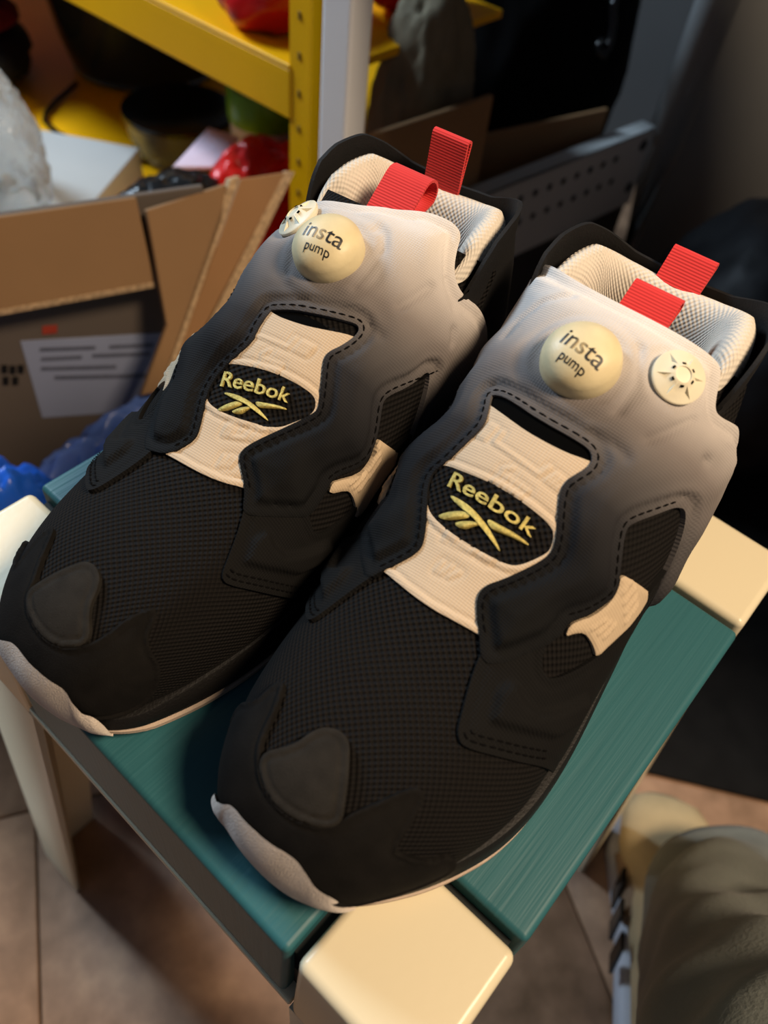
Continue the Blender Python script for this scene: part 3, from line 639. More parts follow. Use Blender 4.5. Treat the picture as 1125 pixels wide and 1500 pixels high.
    def tab(path, y0, w, shear=0.0):
        pth = [Vector((x, 0, z)) for x, z in path]; K = len(pth); V = []; UV = []; s_ = 0; T_ = .0011
        for i in range(K):
            t = (pth[min(i + 1, K - 1)] - pth[max(i - 1, 0)]).normalized(); n = Vector((t.z, 0, -t.x)); s_ += (pth[i] - pth[i - 1]).length if i else 0
            for yy, nn in ((-1, 0), (-.5, 0), (0, 0), (.5, 0), (1, 0), (1, 1), (.5, 1), (0, 1), (-.5, 1), (-1, 1)):
                q = pth[i] + n * T_ * nn; V.append((q.x, (y0 + shear * i / K) + yy * w / 2, q.z)); UV.append((s_ * 10, yy * w * 5))
        F = gridfaces(K, 10, True) + [tuple(range(10)), tuple(range((K - 1) * 10, K * 10))]
        return mesh('pull_tab', V, F, RED, root, uv=UV, sharp=45)
    for path, y0, w, shr in TABS[sh]: tab(path, y0, w, shr)
    # --- sole
    lat = [(-.0063, -.010), (-.0045, -.020), (.0032, -.0320), (.0137, -.0418), (.0307, -.0535), (.0576, -.0648), (.0916, -.0662), (.13, -.0620), (.17, -.0570), (.21, -.0515), (.245, -.0430), (.268, -.029), (.279, -.012)]
    med = [(-.0058, .002), (-.0038, .012), (.0005, .0225), (.010, .0312), (.0193, .0350), (.0355, .0403), (.0637, .0462), (.09, .0475), (.13, .0440), (.17, .0400), (.21, .0385), (.245, .0360), (.268, .026), (.279, .010)]
    ol = resample(chaikin(np.array(lat + med[::-1]), 3), .003); n = len(ol); tg = np.roll(ol, -1, 0) - np.roll(ol, 1, 0); tg /= np.linalg.norm(tg, axis=1, keepdims=True); nn = np.stack([-tg[:, 1], tg[:, 0]], 1)
    if ((ol + nn * .001 - ol.mean(0)) ** 2).sum() < ((ol - ol.mean(0)) ** 2).sum(): nn = -nn
    x = ol[:, 0]; zb = .009 * np.clip(1 - x / .055, 0, 1) ** 1.7 + .0075 * np.exp(-((x - .150) / .022) ** 2); zt = np.interp(x, [-.006, .01, .03, .06, .1, .15, .2, .28], [.0175, .0185, .0205, .0215, .021, .023, .027, .033])
    def ringz(off, z): return np.c_[ol + nn * off, z]
    def stack(name, rings, mt):
        V = np.vstack(rings); V = V.copy(); V[:, 1] *= m; return mesh(name, V, gridfaces(len(rings), n, True) + [tuple(range(n)), tuple(range((len(rings) - 1) * n, len(rings) * n))], mt, root, sharp=50)
    stack('midsole', [ringz(-.004, zb + .003), ringz(-.0015, zb + .0030), ringz(.0002, zb + .0055), ringz(.0008, (zb + zt) / 2), ringz(.0002, zt - .0022), ringz(-.0010, zt), ringz(-.0045, zt + .0006), ringz(-.012, zt - .002)], EVA)
    stack('outsole', [ringz(-.006, zb), ringz(-.0018, zb), ringz(.0006, zb + .0010), ringz(.0006, zb + .0030), ringz(-.004, zb + .0034)], OUTS)
    # --- toe bumper: wall from the edge of the guard down to the sole's toe
    tbk = np.array(D['bumper'])[::-1]; nb, ns = 90, 12; th = np.linspace(-1.66, 1.62, nb)
    tb = np.interp(th, np.concatenate([[-1.8], tbk[:, 1], [1.8]]), np.concatenate([[.022], tbk[:, 0], [.019]]))
    kk = np.ones(7) / 7; tb = np.convolve(np.pad(tb, 3, 'edge'), kk, 'valid')
    top = surf(tb, th, np.full(nb, .0016)); c0 = np.array([.035, -.008])
    oa = np.arctan2(ol[:, 1] - c0[1], c0[0] - ol[:, 0]); ix = np.argsort(oa); ta_ = np.arctan2(top[:, 1] - c0[1], c0[0] - top[:, 0])
    bx_ = np.interp(ta_, oa[ix], ol[ix, 0]); by_ = np.interp(ta_, oa[ix], ol[ix, 1]); bz_ = np.interp(ta_, oa[ix], zb[ix]) + .0012
    bot = np.stack([bx_, by_, bz_], 1); on = np.stack([-np.cos(ta_), np.sin(ta_), np.zeros(nb)], 1); bot += on * .0012; rows = []
    tp_ = (sstep((np.arange(nb)) / 14.) * sstep((nb - 1 - np.arange(nb)) / 8.))[:, None]; top = bot * (1 - tp_) + top * tp_
    for s_ in np.linspace(0, 1, ns):
        b_ = .0030 * math.sin(math.pi * min(1, s_ * .92 + .08)) ** .8
        rows.append(top * (1 - s_) + bot * s_ + on * b_ * (.15 + .85 * tp_))
    rows.append(bot - on * .004); VV = np.vstack(rows); VV[:, 1] *= m
    bo = mesh('toe_bumper', VV, gridfaces(len(rows), nb), BUMP, root); bo['label'] = 'fuzzy worn beige toe bumper'
    return root
def chain(p):
    """open polyline rounded like the panel edges"""
    p = flat(p)
    for _ in range(2):
        q = [p[0]]
        for a, b in zip(p[:-1], p[1:]): q += [.75 * a + .25 * b, .25 * a + .75 * b]
        q.append(p[-1]); p = np.array(q)
    p = p.copy(); p[:, 1] /= RS; return [tuple(v) for v in p]
STITCH = {'A': 1, 'LA': 1, 'MA': 1, 'B': 1, 'LB': 1, 'MB': 1, 'P': 1}
def worn_ink():
    if 'worn_ink' in MATS: return MATS['worn_ink']
    m = bpy.data.materials.new('worn_ink'); MATS['worn_ink'] = m; m.use_nodes = True; nt = m.node_tree; b = nt.nodes['Principled BSDF']; N = nt.nodes.new; L = nt.links.new
    uv = N('ShaderNodeUVMap'); sp = N('ShaderNodeSeparateXYZ'); L(uv.outputs[0], sp.inputs[0]); cr = N('ShaderNodeValToRGB'); e = cr.color_ramp.elements
    e[0].position = 0; e[0].color = lin((22, 20, 19)); e[1].position = 1; e[1].color = lin((22, 20, 19))
    for p_, c_ in ((.22, (22, 20, 19)), (.34, (150, 132, 96)), (.46, (168, 150, 112)), (.58, (60, 52, 42)), (.66, (22, 20, 19))): x = e.new(p_); x.color = lin(c_)
    L(sp.outputs[0], cr.inputs[0]); L(cr.outputs[0], b.inputs['Base Color']); b.inputs['Roughness'].default_value = .5
    return m
def loop_path(x0, z0, ang, length, gap):
    """webbing loop: up along ang, round the fold, back down"""
    a = math.radians(ang); ux, uz = math.cos(a), math.sin(a); nx, nz = math.sin(a), -math.cos(a); p = []
    for k in range(9): s_ = k / 8 * length; p.append((x0 + ux * s_, z0 + uz * s_))
    r = gap / 2
    for k in range(1, 9):
        b = math.pi * k / 8; p.append((x0 + ux * (length + r * math.sin(b)) + nx * r * (1 - math.cos(b)), z0 + uz * (length + r * math.sin(b)) + nz * r * (1 - math.cos(b))))
    for k in range(1, 9):
        s_ = length * (1 - k / 8); p.append((x0 + ux * s_ + nx * gap * (1 - .75 * k / 8), z0 + uz * s_ + nz * gap * (1 - .75 * k / 8)))
    return p
TABS = {'A': [(loop_path(.1935, .126, 38, .017, .006), -.001, .0195, 0), (loop_path(.2325, .1262, 48, .0135, .004), -.001, .0185, 0)],
        'B': [(loop_path(.1935, .126, 40, .020, .013), .004, .0195, 0), (loop_path(.2330, .1240, 86, .0235, .004), .001, .0175, 0)]}
build_shoe('A', 'grey-to-black pump sneaker in front, its round valve facing the camera, on stool')
build_shoe('B', 'grey-to-black pump sneaker behind, farther left on the stool, tall red heel loop')

# ------------------------------------------------------------------ placing helpers: a view ray of the photograph met with a height or a plane
FPX = 1141.2
def ray(u, v): return (r_ * ((u - 562.5) / FPX) - u_ * ((v - 750) / FPX) + f_).normalized()
def at(u, v, z): d = ray(u, v); return CAM + d * ((z - CAM.z) / d.z)
def onplane(u, v, p, n): d = ray(u, v); return CAM + d * (n.dot(p - CAM) / n.dot(d))
def slab_pts(name, pts, th, m, parent=None, away=True, bev=.0008):
    """sheet from a flat outline with real thickness"""
    P = [Vector(p) for p in pts]; n = (P[1] - P[0]).cross(P[2] - P[0]).normalized()
    if (n.dot(P[0] - CAM) < 0) == away: n = -n
    bm = bmesh.new(); vs_ = [bm.verts.new(p) for p in P]; f = bm.faces.new(vs_); r = bmesh.ops.extrude_face_region(bm, geom=[f])
    for v in r['geom']:
        if isinstance(v, bmesh.types.BMVert): v.co += n * th
    bmesh.ops.recalc_face_normals(bm, faces=bm.faces)
    if bev: bmesh.ops.bevel(bm, geom=bm.edges[:], offset=bev, segments=1, affect='EDGES')
    me = bpy.data.meshes.new(name); bm.to_mesh(me); bm.free(); return link(name, me, m, parent, smooth=False)
from mathutils import noise as mnoise
def crumple(name, loc, rad, m, parent=None, sub=5, amp=.25, freq=2.2, ridge=.5, seed=0, flatten=None, floor_z=None):
    """crumpled soft thing: sphere pushed about by folded noise"""
    bm = bmesh.new(); bmesh.ops.create_icosphere(bm, subdivisions=sub, radius=1)
    for v in bm.verts:
        p = v.co.copy(); q = p * freq + Vector((seed * 7.3, seed * 3.1, seed * 1.7))
        a = mnoise.noise(q) * (1 - ridge) + (1 - abs(mnoise.noise(q * 1.3)) * 2) * ridge * .6 + .35 * (1 - 2 * abs(mnoise.noise(q * 3.1))) * ridge
        p *= 1 + amp * a
        v.co = Vector((p.x * rad[0], p.y * rad[1], p.z * rad[2])) + Vector(loc)
        if floor_z is not None and v.co.z < floor_z: v.co.z = floor_z + (v.co.z - floor_z) * .02
    me = bpy.data.meshes.new(name); bm.to_mesh(me); bm.free(); return link(name, me, m, parent)

# ------------------------------------------------------------------ room: floor of stone tiles, walls
fl = empty('floor', (0, 0, 0)); tag(fl, kind='structure')
GROUT = mat('dark_grout', (70, 58, 48), .9, .2, 20)
mesh('screed', [(-2.5, -2.5, -.004), (3.5, -2.5, -.004), (3.5, 3.5, -.004), (-2.5, 3.5, -.004)], [(0, 1, 2, 3)], GROUT, fl, smooth=False)
TS = .45; ta = math.radians(58.4)
tm_ = None
for i in range(-8, 11):
    for j in range(-8, 10):
        cxy = Vector((-.066, .294)) + Vector((math.cos(ta), math.sin(ta))) * (i * TS + .31) + Vector((-math.sin(ta), math.cos(ta))) * (j * TS + TS / 2)
        if not (-1.6 < cxy.x < 1.9 and -1.6 < cxy.y < 3.2): continue
        if tm_ is None:
            b = bevel_box('tile', (TS - .0018, TS - .0018, .006), FLOOR, fl, bev=.0012, seg=1); tm_ = b.data
        else: b = bpy.data.objects.new('tile', tm_); C.objects.link(b); b.parent = fl
        b.location = (cxy.x, cxy.y, -.003); b.rotation_euler = (0, 0, ta)
WALLM = mat('dark_grey_paint', (80, 80, 80), .6, .06, 5, .08, 400)
w = bevel_box('wall_back', (.06, 3.6, 2.2), WALLM, None, (1.60, .6, 1.1), bev=0); tag(w, kind='structure')

# ------------------------------------------------------------------ shelving: yellow rack with its boards, white post
YEL = mat('yellow_enamel', (240, 174, 2), .42, .05, 8, .04, 500, .3)
rack = empty('shelving_rack', (.45, .53, 0)); tag(rack, 'yellow enamelled steel shelving rack behind the cardboard box', 'shelf')
def rbox(name, lo, hi, m, parent, bev=.0015):
    s_ = [h - l for l, h in zip(lo, hi)]; o = bevel_box(name, s_, m, parent, bev=bev, seg=2)
    o.data.transform(Matrix.Translation([(l + h) / 2 for l, h in zip(lo, hi)]) if parent is None else Matrix.Translation([(l + h) / 2 for l, h in zip(lo, hi)]) )
    if parent is not None: o.matrix_parent_inverse = Matrix.Translation(parent.location).inverted()
    return o
pst = at(447, 120, .49); PX, PY = .462, .522
rbox('post', (PX - .002, PY - .012, 0), (PX + .0006, PY + .012, 1.3), YEL, rack, .0006)
rbox('post', (PX - .002, PY - .014, 0), (PX + .03, PY - .012, 1.3), YEL, rack, .0006)
for k in range(12):
    z = .36 + k * .03
    o = bevel_box('slot_hole', (.001, .003, .006), mat('slot_shadow', (120, 84, 6), .6), rack, (PX - .0024 - .45, PY - .53, z), bev=.0003, seg=1)
rbox('front_beam', (PX - .004, PY + .010, .425), (PX + .004, PY + 1.3, .466), YEL, rack)
rbox('beam_lip', (PX - .004, PY + .010, .466), (PX + .022, PY + 1.3, .470), YEL, rack)
rbox('upper_board', (PX + .022, PY - .010, .458), (PX + .28, PY + 1.3, .466), YEL, rack)
rbox('lower_board', (PX - .10, PY + .03, .222), (PX + .60, PY + 1.3, .230), YEL, rack)
WHITEM = mat('white_enamel', (236, 238, 242), .4, .03, 6, .03, 500)
RAILM = mat('grey_steel', (170, 174, 174), .5, .05, 10, .05, 500)
added_desk = empty('added_desk', (0, 0, 0)); tag(added_desk, 'white square post and grey punched steel rail under an added, unseen table top', 'added_desk')
bevel_box('leg', (.028, .028, .742), WHITEM, added_desk, (.452, .463, .371), (0, 0, math.radians(6)), .003)
bevel_box('leg', (.028, .028, .742), WHITEM, added_desk, (.452, -.90, .371), (0, 0, 0), .003)  # unseen leg, added to carry the top
bevel_box('shade_top', (.42, 1.45, .026), mat('shade_board', (150, 140, 124), .5, .06, 8), added_desk, (.405 + .21, -.235, .755), (0, 0, 0), .003)  # unseen top, added to keep lamp light off the right background

# things on the rack
DZ = .230
GLASS = mat('smoky_plastic', (96, 100, 102), .1, .1, 5, spec=.6, trans=.85, ior=1.2)
CLEAR = mat('clear_plastic', (225, 232, 236), .08, .02, 5, trans=.92, ior=1.3)
BLACKG = mat('gloss_black', (12, 12, 13), .15, .1, 5)
p = at(215, 95, DZ); kt = empty('storage_jar', (p.x, p.y, DZ)); tag(kt, 'large smoky clear plastic jar standing at the back of the yellow shelf', 'jar')
lathe('jar_body', [(.085, 0), (.105, .006), (.118, .05), (.130, .13), (.134, .17), (.131, .17), (.127, .13), (.114, .05), (.10, .010), (0, .009)], GLASS, kt, 56)
lathe('rim', [(.134, .166), (.138, .169), (.138, .174), (.133, .176), (.130, .172)], mat('pale_blue_rim', (150, 175, 205), .2, .05), kt, 56)
p = at(262, 160, DZ + .055); bw = empty('glass_bowl', (p.x, p.y, DZ)); tag(bw, 'round glass bowl with a flat black lid on the yellow shelf', 'bowl')
lathe('bowl_body', [(.045, 0), (.058, .004), (.066, .025), (.069, .050), (.066, .050), (.062, .025), (.052, .007), (0, .006)], CLEAR, bw, 48)
lathe('lid', [(.0, .050), (.070, .050), (.072, .053), (.071, .057), (.060, .0585), (0, .0585)], BLACKG, bw, 48)
p = at(390, 148, .35); jr = empty('tub', (p.x, p.y, DZ)); tag(jr, 'small white tub with a bright green lid on the shelf', 'tub')
lathe('tub_body', [(.036, 0), (.039, .003), (.042, .108), (.040, .108), (0, .107)], mat('milky_plastic', (205, 200, 205), .35, .05, 20), jr, 40)
lathe('lid', [(.0435, .102), (.0445, .106), (.0445, .132), (.041, .138), (0, .139)], mat('green_plastic', (104, 168, 32), .3, .06, 20), jr, 40)
p = at(375, 240, .33); o = crumple('plastic_bag', (p.x, p.y, DZ + .055), (.065, .036, .062), mat('red_plastic_film', (214, 34, 30), .3, .1, 20, .1, 60), None, 5, .35, 1.8, .6, 3, floor_z=DZ + .001); tag(o, 'crumpled red plastic bag lying in front of the green-lidded tub', 'plastic bag')
pp = [at(258, 238, DZ + .055), at(308, 186, DZ + .06), at(352, 196, DZ + .07), at(338, 214, DZ + .072), at(300, 232, DZ + .066)]
o = slab_pts('leaflet', [at(252, 244, .325), at(305, 186, .335), at(350, 200, .335), at(312, 244, .325)], .004, mat('pinkish_paper', (214, 196, 212), .5, .05, 12)); tag(o, 'pale pink folded leaflet leaning on the red plastic bag', 'paper')
p = at(240, 272, .36); o = crumple('black_bag', (p.x, p.y, p.z - .03), (.055, .035, .03), mat('black_film', (22, 24, 26), .18, .15, 20, .1, 60), None, 5, .4, 2.6, .7, 5); tag(o, 'small shiny black plastic bag crumpled at the cardboard rim', 'plastic bag')
p = at(95, 245, DZ + .03); o = bevel_box('white_carton', (.17, .24, .036), mat('white_card', (168, 170, 168), .55, .04, 10), None, (p.x - .045, p.y + .035, DZ + .018), (0, 0, math.radians(31)), .002); tag(o, 'flat white carton lying on the yellow shelf', 'box')
p = at(8, 225, DZ + .09); o = crumple('bubble_wrap', (p.x - .01, p.y + .02, DZ + .09), (.045, .07, .085), mat('bubble_film', (226, 228, 226), .12, .05, 60, .9, 90, trans=.75, ior=1.2), None, 5, .22, 2.4, .8, 9); tag(o, 'clear crinkled bubble wrap piled at the left above the cardboard', 'bubble wrap')
cp = [at(u, v, DZ + .006) for u, v in ((112, 122), (100, 132), (82, 148), (68, 165), (66, 178), (85, 195), (120, 212), (160, 224), (205, 233), (235, 238))]
o = tube('cable', [tuple(q) for q in cp], .0035, BLACKG, None, 8); tag(o, 'thin black cable curving over the yellow shelf board', 'cable')
p = at(18, 62, DZ + .05); cl = empty('folded_clothes', (p.x - .09, p.y + .07, DZ)); tag(cl, 'dark clothes with a crimson layer heaped on the shelf', 'clothes')
for nm, dz, r3, c3, sd in (('garment', .035, (.13, .12, .045), (26, 27, 32), 2), ('crimson_garment', .085, (.12, .10, .035), (120, 14, 34), 4), ('garment', .13, (.12, .11, .04), (22, 23, 28), 6)):
    o = crumple(nm, (0, 0, dz), r3, mat('cloth_%d' % sd, c3, .9, .2, 20, .3, 200), cl, 4, .25, 2.0, .5, sd)
p = at(405, 8, .49); o = crumple('red_pouch', (p.x + .03, p.y + .02, .466 + .032), (.07, .05, .036), mat('red_gloss', (205, 24, 28), .25, .1, 20), None, 4, .18, 1.6, .4, 8, floor_z=.4665); tag(o, 'glossy red pouch on the upper yellow board', 'pouch')
p = at(556, -6, .50); o = crumple('red_bundle', (p.x + .085, p.y + .03, .50), (.055, .045, .034), mat('red_gloss'  , (205, 24, 28)), None, 4, .2, 1.7, .4, 11, floor_z=.4665); tag(o, 'red bundle right of the white post, above the olive trousers', 'bundle')

# ------------------------------------------------------------------ cardboard
CARD = mat('brown_cardboard', (132, 100, 66), .8, .07, 9, .15, 120)
CARDE = mat('corrugated_edge', (168, 140, 106), .9, .35, 300, .8, 500)
bx_l, bx_r = at(0, 315, .41), at(332, 268, .41); bd = (bx_r - bx_l).normalized(); bn = Vector((bd.y, -bd.x, 0)).normalized()   # bn faces the camera
box = empty('cardboard_box', (0, 0, 0)); tag(box, 'open brown cardboard box with bent flaps and a shipping label', 'box')
L0 = bx_l - bd * .22; R0 = bx_r - bd * .02; back = -bn
def wallslab(name, a, b, z0, z1, th, nrm, mt): 
    return slab_pts(name, [(a.x, a.y, z0), (b.x, b.y, z0), (b.x, b.y, z1), (a.x, a.y, z1)], th, mt, box)
wallslab('front_panel', L0, R0, 0, .41, .005, bn, mat('grey_brown_card', (92, 82, 74), .8, .08, 9, .15, 120))  # front panel card, greyer and darker than the rest of the box
wallslab('side_panel', R0 + back * .004, R0 + back * .10, 0, .36, .005, bn, CARD)
hz = onplane(0, 432, L0 + bn * .006, bn).z
fo = bn * .010
fl_o = slab_pts('front_flap', [(L0 + fo * 2.6).to_tuple()[:2] + (hz,), (R0 - bd * .055 + fo * 2.6).to_tuple()[:2] + (hz,), (R0 - bd * .055 + fo * .4).to_tuple()[:2] + (.411,), (L0 + fo * .4).to_tuple()[:2] + (.411,)], .005, CARD, box)
ea, eb = (L0 + fo * 2.7), (R0 - bd * .055 + fo * 2.7)
slab_pts('flap_edge', [(ea.x, ea.y, hz + .0005), (eb.x, eb.y, hz + .0005), (eb.x, eb.y, hz - .0045), (ea.x, ea.y, hz - .0045)], .005, CARDE, box, bev=.0005)
a, b, c_ = at(215, 308, .405), at(332, 270, .405), at(216, 578, .275)
n1 = (b - a).cross(c_ - a).normalized()
P1 = [onplane(u, v, a, n1) for u, v in ((215, 308), (332, 270), (325, 325), (236, 572), (208, 580), (245, 478))]
slab_pts('side_flap', P1, .006, CARD, box)
e1 = [onplane(u, v, a - n1 * 0, n1) for u, v in ((338, 262), (352, 258), (246, 566), (230, 578))]
slab_pts('flap_edge', e1, .008, CARDE, box, bev=.0006)
a2, b2, c2 = at(352, 262, .40), at(420, 252, .40), at(240, 570, .262)
n2 = (b2 - a2).cross(c2 - a2).normalized()
slab_pts('inner_flap', [onplane(u, v, a2, n2) for u, v in ((352, 262), (418, 252), (300, 480), (240, 575))], .006, mat('shaded_cardboard', (138, 100, 62), .8, .07, 9, .15, 120), box)
slab_pts('flap_edge', [onplane(u, v, a2 + n2 * .0, n2) for u, v in ((418, 250), (432, 252), (318, 486), (300, 484))], .008, CARDE, box, bev=.0006)
def face_pt(u, v, o_=.0012): return onplane(u, v, L0 + bn * o_, bn)
lb = slab_pts('shipping_label', [face_pt(u, v, .0008) for u, v in ((30, 500), (236, 488), (236, 600), (62, 612))], .0007, mat('label_paper', (140, 148, 172), .5, .04, 14), box, bev=0); lb['label'] = 'white shipping label'  # dim bluish light is put into the white paper's colour
PRN = mat('faded_print', (86, 90, 106), .7, .2, 200)
for k, (u0, u1, v) in enumerate(((58, 140, 510), (160, 225, 506), (60, 120, 524), (135, 220, 519), (60, 170, 538), (80, 215, 551))):
    slab_pts('print_line', [face_pt(u0, v, .0013), face_pt(u1, v - 3, .0013), face_pt(u1, v + 2, .0013), face_pt(u0, v + 5, .0013)], .0004, PRN, lb, bev=0)
for k, (u, v) in enumerate(((2, 535), (14, 536), (26, 535), (4, 552), (18, 552))):
    slab_pts('print_mark', [face_pt(u, v), face_pt(u + 9, v), face_pt(u + 9, v + 12), face_pt(u, v + 12)], .0004, INK, box, bev=0)
slab_pts('red_mark', [face_pt(62, 478), face_pt(84, 476), face_pt(84, 488), face_pt(62, 490)], .0004, mat('red_print', (150, 52, 34), .7, .1), box, bev=0)
o = slab_pts('cardboard_sheet', [at(520, 207, .425), at(724, 140, .425), at(724, 140, .425) - Vector((0, 0, .425)), at(520, 207, .425) - Vector((0, 0, .425))], .006, CARD); tag(o, 'upright sheet of brown cardboard between white post and grey rail', 'cardboard')
o = slab_pts('cardboard_strip', [at(705, 200, .36), at(892, 160, .36), at(892, 160, .36) - Vector((0, 0, .36)), at(705, 200, .36) - Vector((0, 0, .36))], .006, CARD); tag(o, 'dark low cardboard sheet standing behind the grey rail', 'cardboard')

# ------------------------------------------------------------------ blue bags on the floor
p = at(110, 650, .22)
o = crumple('blue_bag', (.205, .475, .120), (.135, .048, .132), mat('blue_film', (92, 122, 196), .25, .25, 9, .25, 40, trans=.25), None, 6, .22, 2.0, .75, 13, floor_z=.001); tag(o, 'translucent blue plastic bag crumpled in front of the cardboard box', 'plastic bag')
p = at(22, 640, .26)
o = crumple('bright_blue_bag', (.078, .458, .15), (.060, .042, .15), mat('bright_blue_film', (34, 98, 214), .25, .2, 12, .2, 40, trans=.15), None, 5, .22, 2.2, .7, 17, floor_z=.001); tag(o, 'brighter blue plastic bag at the left edge beside the stool', 'plastic bag')

# ------------------------------------------------------------------ right background: clothes, rail, cabinet, strap, bag
p = at(588, 108, .43)
o = crumple('trousers', (p.x + .020, p.y - .015, .385), (.056, .044, .125), mat('olive_cloth', (112, 104, 86), .9, .15, 30, .4, 300, .2), None, 5, .2, 1.7, .65, 21); tag(o, 'olive trousers hanging just right of the white post', 'trousers')
p = at(745, 85, .34)
o = crumple('black_coat', (p.x + .02, p.y - .01, .33), (.16, .13, .26), mat('black_cloth', (9, 9, 10), .95, .2, 30, .3, 300, .1), None, 5, .15, 1.5, .5, 23, floor_z=.002); tag(o, 'black coat hanging above the cardboard, right of the olive trousers', 'coat')
ra, rb = at(690, 295, .335), at(962, 186, .335); rd = (rb - ra).normalized(); rn = Vector((rd.y, -rd.x, 0))
rail = empty('punched_rail', (0, 0, 0)); rail.parent = added_desk
slab_pts('rail_plate', [ra, rb, rb - Vector((0, 0, .10)), ra - Vector((0, 0, .10))], .004, RAILM, rail)
slab_pts('top_lip', [ra, rb, rb - rn * .022, ra - rn * .022], .003, RAILM, rail)
slab_pts('support', [ra - Vector((0, 0, .10)) - rn * .006, rb - Vector((0, 0, .10)) - rn * .006, Vector((rb.x, rb.y, 0)) - rn * .006, Vector((ra.x, ra.y, 0)) - rn * .006], .004, mat('rail_support', (40, 40, 40), .7), rail)
rl = (rb - ra).length
for row in range(2):
    for k in range(9):
        q = ra + rd * (rl * (.18 + .075 * k + row * .02)) - Vector((0, 0, .022 + .030 * row)) + rn * .0006
        lathe('punched_hole', [(0, 0), (.0042, 0), (.0042, .0004), (0, .0005)], DARK, rail, 10, Matrix.Translation(q) @ rn.to_track_quat('Z', 'Y').to_matrix().to_4x4())
for k in range(2):
    q = rb - rd * .018 - Vector((0, 0, .018 + .055 * k)) + rn * .0006
    lathe('bolt_hole', [(0, 0), (.007, 0), (.007, .0005), (0, .0006)], DARK, rail, 14, Matrix.Translation(q) @ rn.to_track_quat('Z', 'Y').to_matrix().to_4x4())
cab = empty('steel_cabinet', (0, 0, 0)); tag(cab, 'dark grey steel cabinet with a rounded corner post at the right', 'cabinet')
q0 = rb + rd * .034; cw = Vector((.93, -.37, 0)).normalized()
CABM = mat('cabinet_grey', (110, 112, 112), .55, .05, 6, .06, 400)
tube('corner_post', [(q0.x, q0.y, 0), (q0.x, q0.y, .3), (q0.x + .03, q0.y + .01, .7), (q0.x + .05, q0.y + .02, 1.3)], .024, CABM, cab, 16)
sp = q0 + cw * .02
slab_pts('side_panel', [(sp.x, sp.y, 0), (sp.x + cw.x * .45, sp.y + cw.y * .45, 0), (sp.x + cw.x * .45, sp.y + cw.y * .45, 1.3), (sp.x, sp.y, 1.3)], .02, CABM, cab)
p = at(890, 40, .50); p = Vector((p.x, p.y, .50)); k_ = [at(u, v, .42 + (60 - v) * .0006) for u, v in ((900, -8), (898, 12), (898, 34), (895, 56), (890, 72), (884, 82), (878, 80), (877, 68), (881, 56))]
o = tube('hanging_strap', [tuple(q) for q in k_], .0045, BLACKG, None, 8); tag(o, 'black strap with a hooked loop hanging against the grey wall', 'strap')
p = at(1075, 420, .22); o = crumple('black_bag', (p.x + .03, p.y - .05, .155), (.20, .15, .165), mat('black_nylon', (13, 14, 17), .6, .2, 20, .3, 120, .3), None, 5, .15, 1.6, .6, 27, floor_z=.001); tag(o, 'large black nylon bag slumped on the floor beside the cabinet', 'bag')
p = at(1118, 640, .08); o = crumple('black_cloth', (p.x - .02, p.y - .22, .04), (.16, .11, .045), mat('charcoal_cloth', (15, 15, 16), .9, .2, 20, .3, 120, .2), None, 5, .2, 1.8, .6, 29, floor_z=.001); tag(o, 'charcoal cloth lying on the floor right of the stool', 'cloth')

o = slab_pts('dark_floor_sheet', [at(u, v, .006) for u, v in ((905, 1120), (1200, 1190), (1330, 640), (1010, 640))], .005, mat('near_black_sheet', (20, 19, 18), .85, .3, 30, .4, 200, .2)); tag(o, 'added dark sheet darkening the floor right of the stool', 'mat')  # near-black sheet added to darken the floor here
# ------------------------------------------------------------------ the person at the lower right: one trouser leg and a sneaker
per = empty('person', (.24, -.14, 0)); tag(per, 'person in grey-green trousers and a cream sneaker, lower leg in view', 'person')
TROU = mat('grey_green_twill', (126, 130, 124), .9, .12, 26, .4, 420, .2, sheen=.1)
SNK = mat('cream_leather', (196, 178, 140), .6, .08, 40, .15, 400); SNK2 = mat('sand_suede', (150, 128, 104), .9, .12, 60, .3, 800); SOLW = mat('pale_sole', (186, 190, 200), .6, .06, 40)
toe, heel = at(972, 1160, .03), Vector((.165, -.175, 0)); toe.z = 0; ax = (toe - heel); FL = ax.length; ax.normalize(); ay = Vector((-ax.y, ax.x, 0))
inv = -Vector(per.location)
def foot_pt(s_, y, z): return heel + ax * s_ + ay * y + Vector((0, 0, z)) + inv
def foot_loft(name, secs, m, n=28):
    V = []
    for s_, w_, z0, z1, e in secs:
        for k in range(n):
            a = 2 * math.pi * k / n; cx_, sx_ = math.cos(a), math.sin(a)
            V.append(foot_pt(s_, w_ * math.copysign(abs(cx_) ** e, cx_), (z0 + z1) / 2 + (z1 - z0) / 2 * math.copysign(abs(sx_) ** e, sx_)))
    return mesh(name, V, gridfaces(len(secs), n, True) + [tuple(range(n)), tuple(range((len(secs) - 1) * n, len(secs) * n))], m, per, sharp=60)
foot_loft('sneaker_sole', [(-.008, .012, .0, .022, .6), (0, .026, 0, .026, .5), (.03, .034, 0, .026, .4), (FL * .5, .036, 0, .024, .4), (FL * .75, .047, 0, .024, .4), (FL * .9, .042, .002, .024, .5), (FL * .97, .030, .005, .022, .6), (FL, .012, .009, .020, .7)], SOLW)
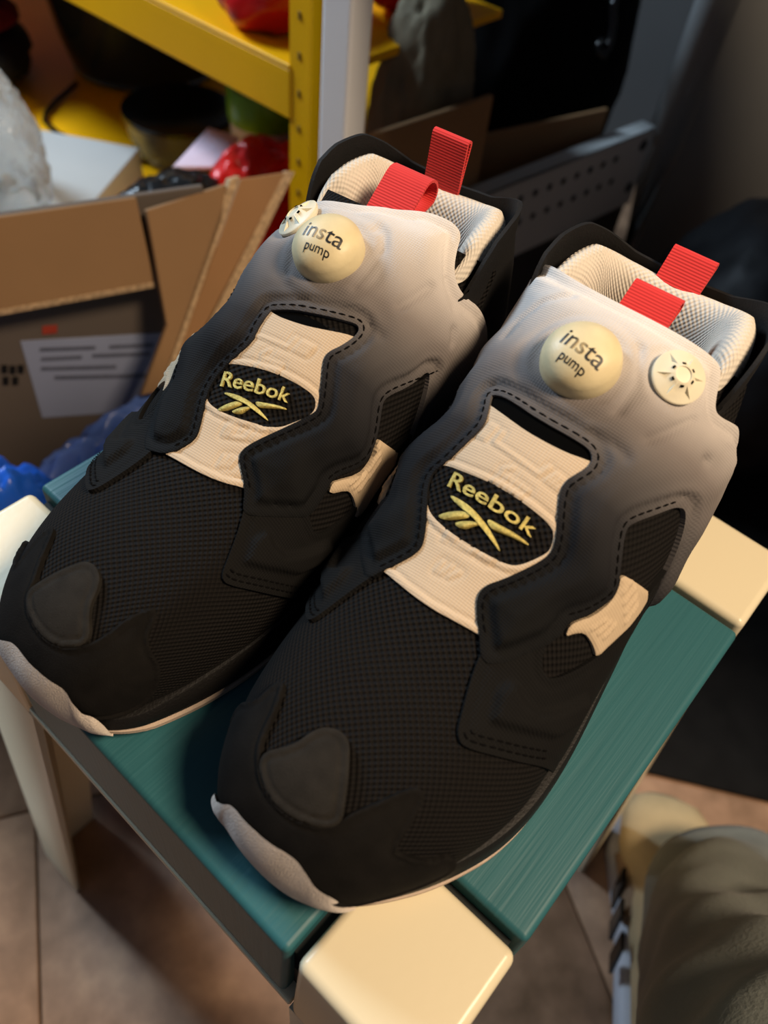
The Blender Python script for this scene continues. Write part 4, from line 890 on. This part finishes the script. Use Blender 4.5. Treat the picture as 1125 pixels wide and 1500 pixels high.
foot_loft('sneaker_upper', [(.002, .020, .018, .085, .8), (.03, .032, .018, .095, .8), (FL * .4, .034, .018, .092, .85), (FL * .6, .040, .018, .078, .9), (FL * .76, .044, .018, .066, .9), (FL * .88, .041, .018, .056, .9), (FL * .95, .032, .018, .046, .9), (FL * .985, .016, .018, .034, .9)], SNK)
foot_loft('sneaker_overlay', [(FL * .50, .0405, .017, .070, .9), (FL * .58, .0425, .017, .074, .9), (FL * .66, .0445, .017, .066, .9), (FL * .72, .0455, .017, .050, .9)], SNK2)
for k in range(3):
    s0 = FL * (.34 + .10 * k)
    V = [foot_pt(s0 + a, .0445 - .001 * abs(k - 1) + dx, z) for a, z in ((0, .030), (.014, .030), (.026, .060), (.014, .060)) for dx in (0, .003)]
    mesh('side_stripe', V, [(0, 2, 4, 6), (1, 7, 5, 3), (0, 1, 3, 2), (2, 3, 5, 4), (4, 5, 7, 6), (6, 7, 1, 0)], BLACKG, per, smooth=False)
# trouser leg: wrinkled tube from the hem over the shoe up past the knee
hem = at(1066, 1338, .088); knee = at(1235, 1740, .34); hip = Vector((-.20, -.42, .95)); NR, NA = 110, 56; V = []
for i in range(NR):
    s_ = i / (NR - 1) * 2; c0 = hem.lerp(knee, s_) if s_ <= 1 else knee.lerp(hip, s_ - 1); d0 = ((knee - hem).normalized() * (1 - sstep((s_ - .7) / .6)) + (hip - knee).normalized() * sstep((s_ - .7) / .6)).normalized(); sx_ = d0.cross(Vector((0, 0, 1))).normalized(); sy_ = sx_.cross(d0)
    rad = .066 + .012 * s_
    for k in range(NA):
        a = 2 * math.pi * k / NA; wr = .005 * math.sin(22 * s_ + 2 * math.sin(a * 2) + a) * (1 - s_) + .002 * math.sin(31 * s_ + 3 * a) + .010 * mnoise.noise(Vector((math.cos(a) * 1.5, math.sin(a) * 1.5, s_ * 5)))
        q = c0 + sx_ * math.cos(a) * (rad + wr) + sy_ * math.sin(a) * (rad * .92 + wr)
        if q.z < .012: q.z = .012 + (q.z - .012) * .05
        V.append(q + inv)
tr = mesh('trouser_leg', V, gridfaces(NR, NA, True), TROU, per); so = tr.modifiers.new('cloth', 'SOLIDIFY'); so.thickness = .002
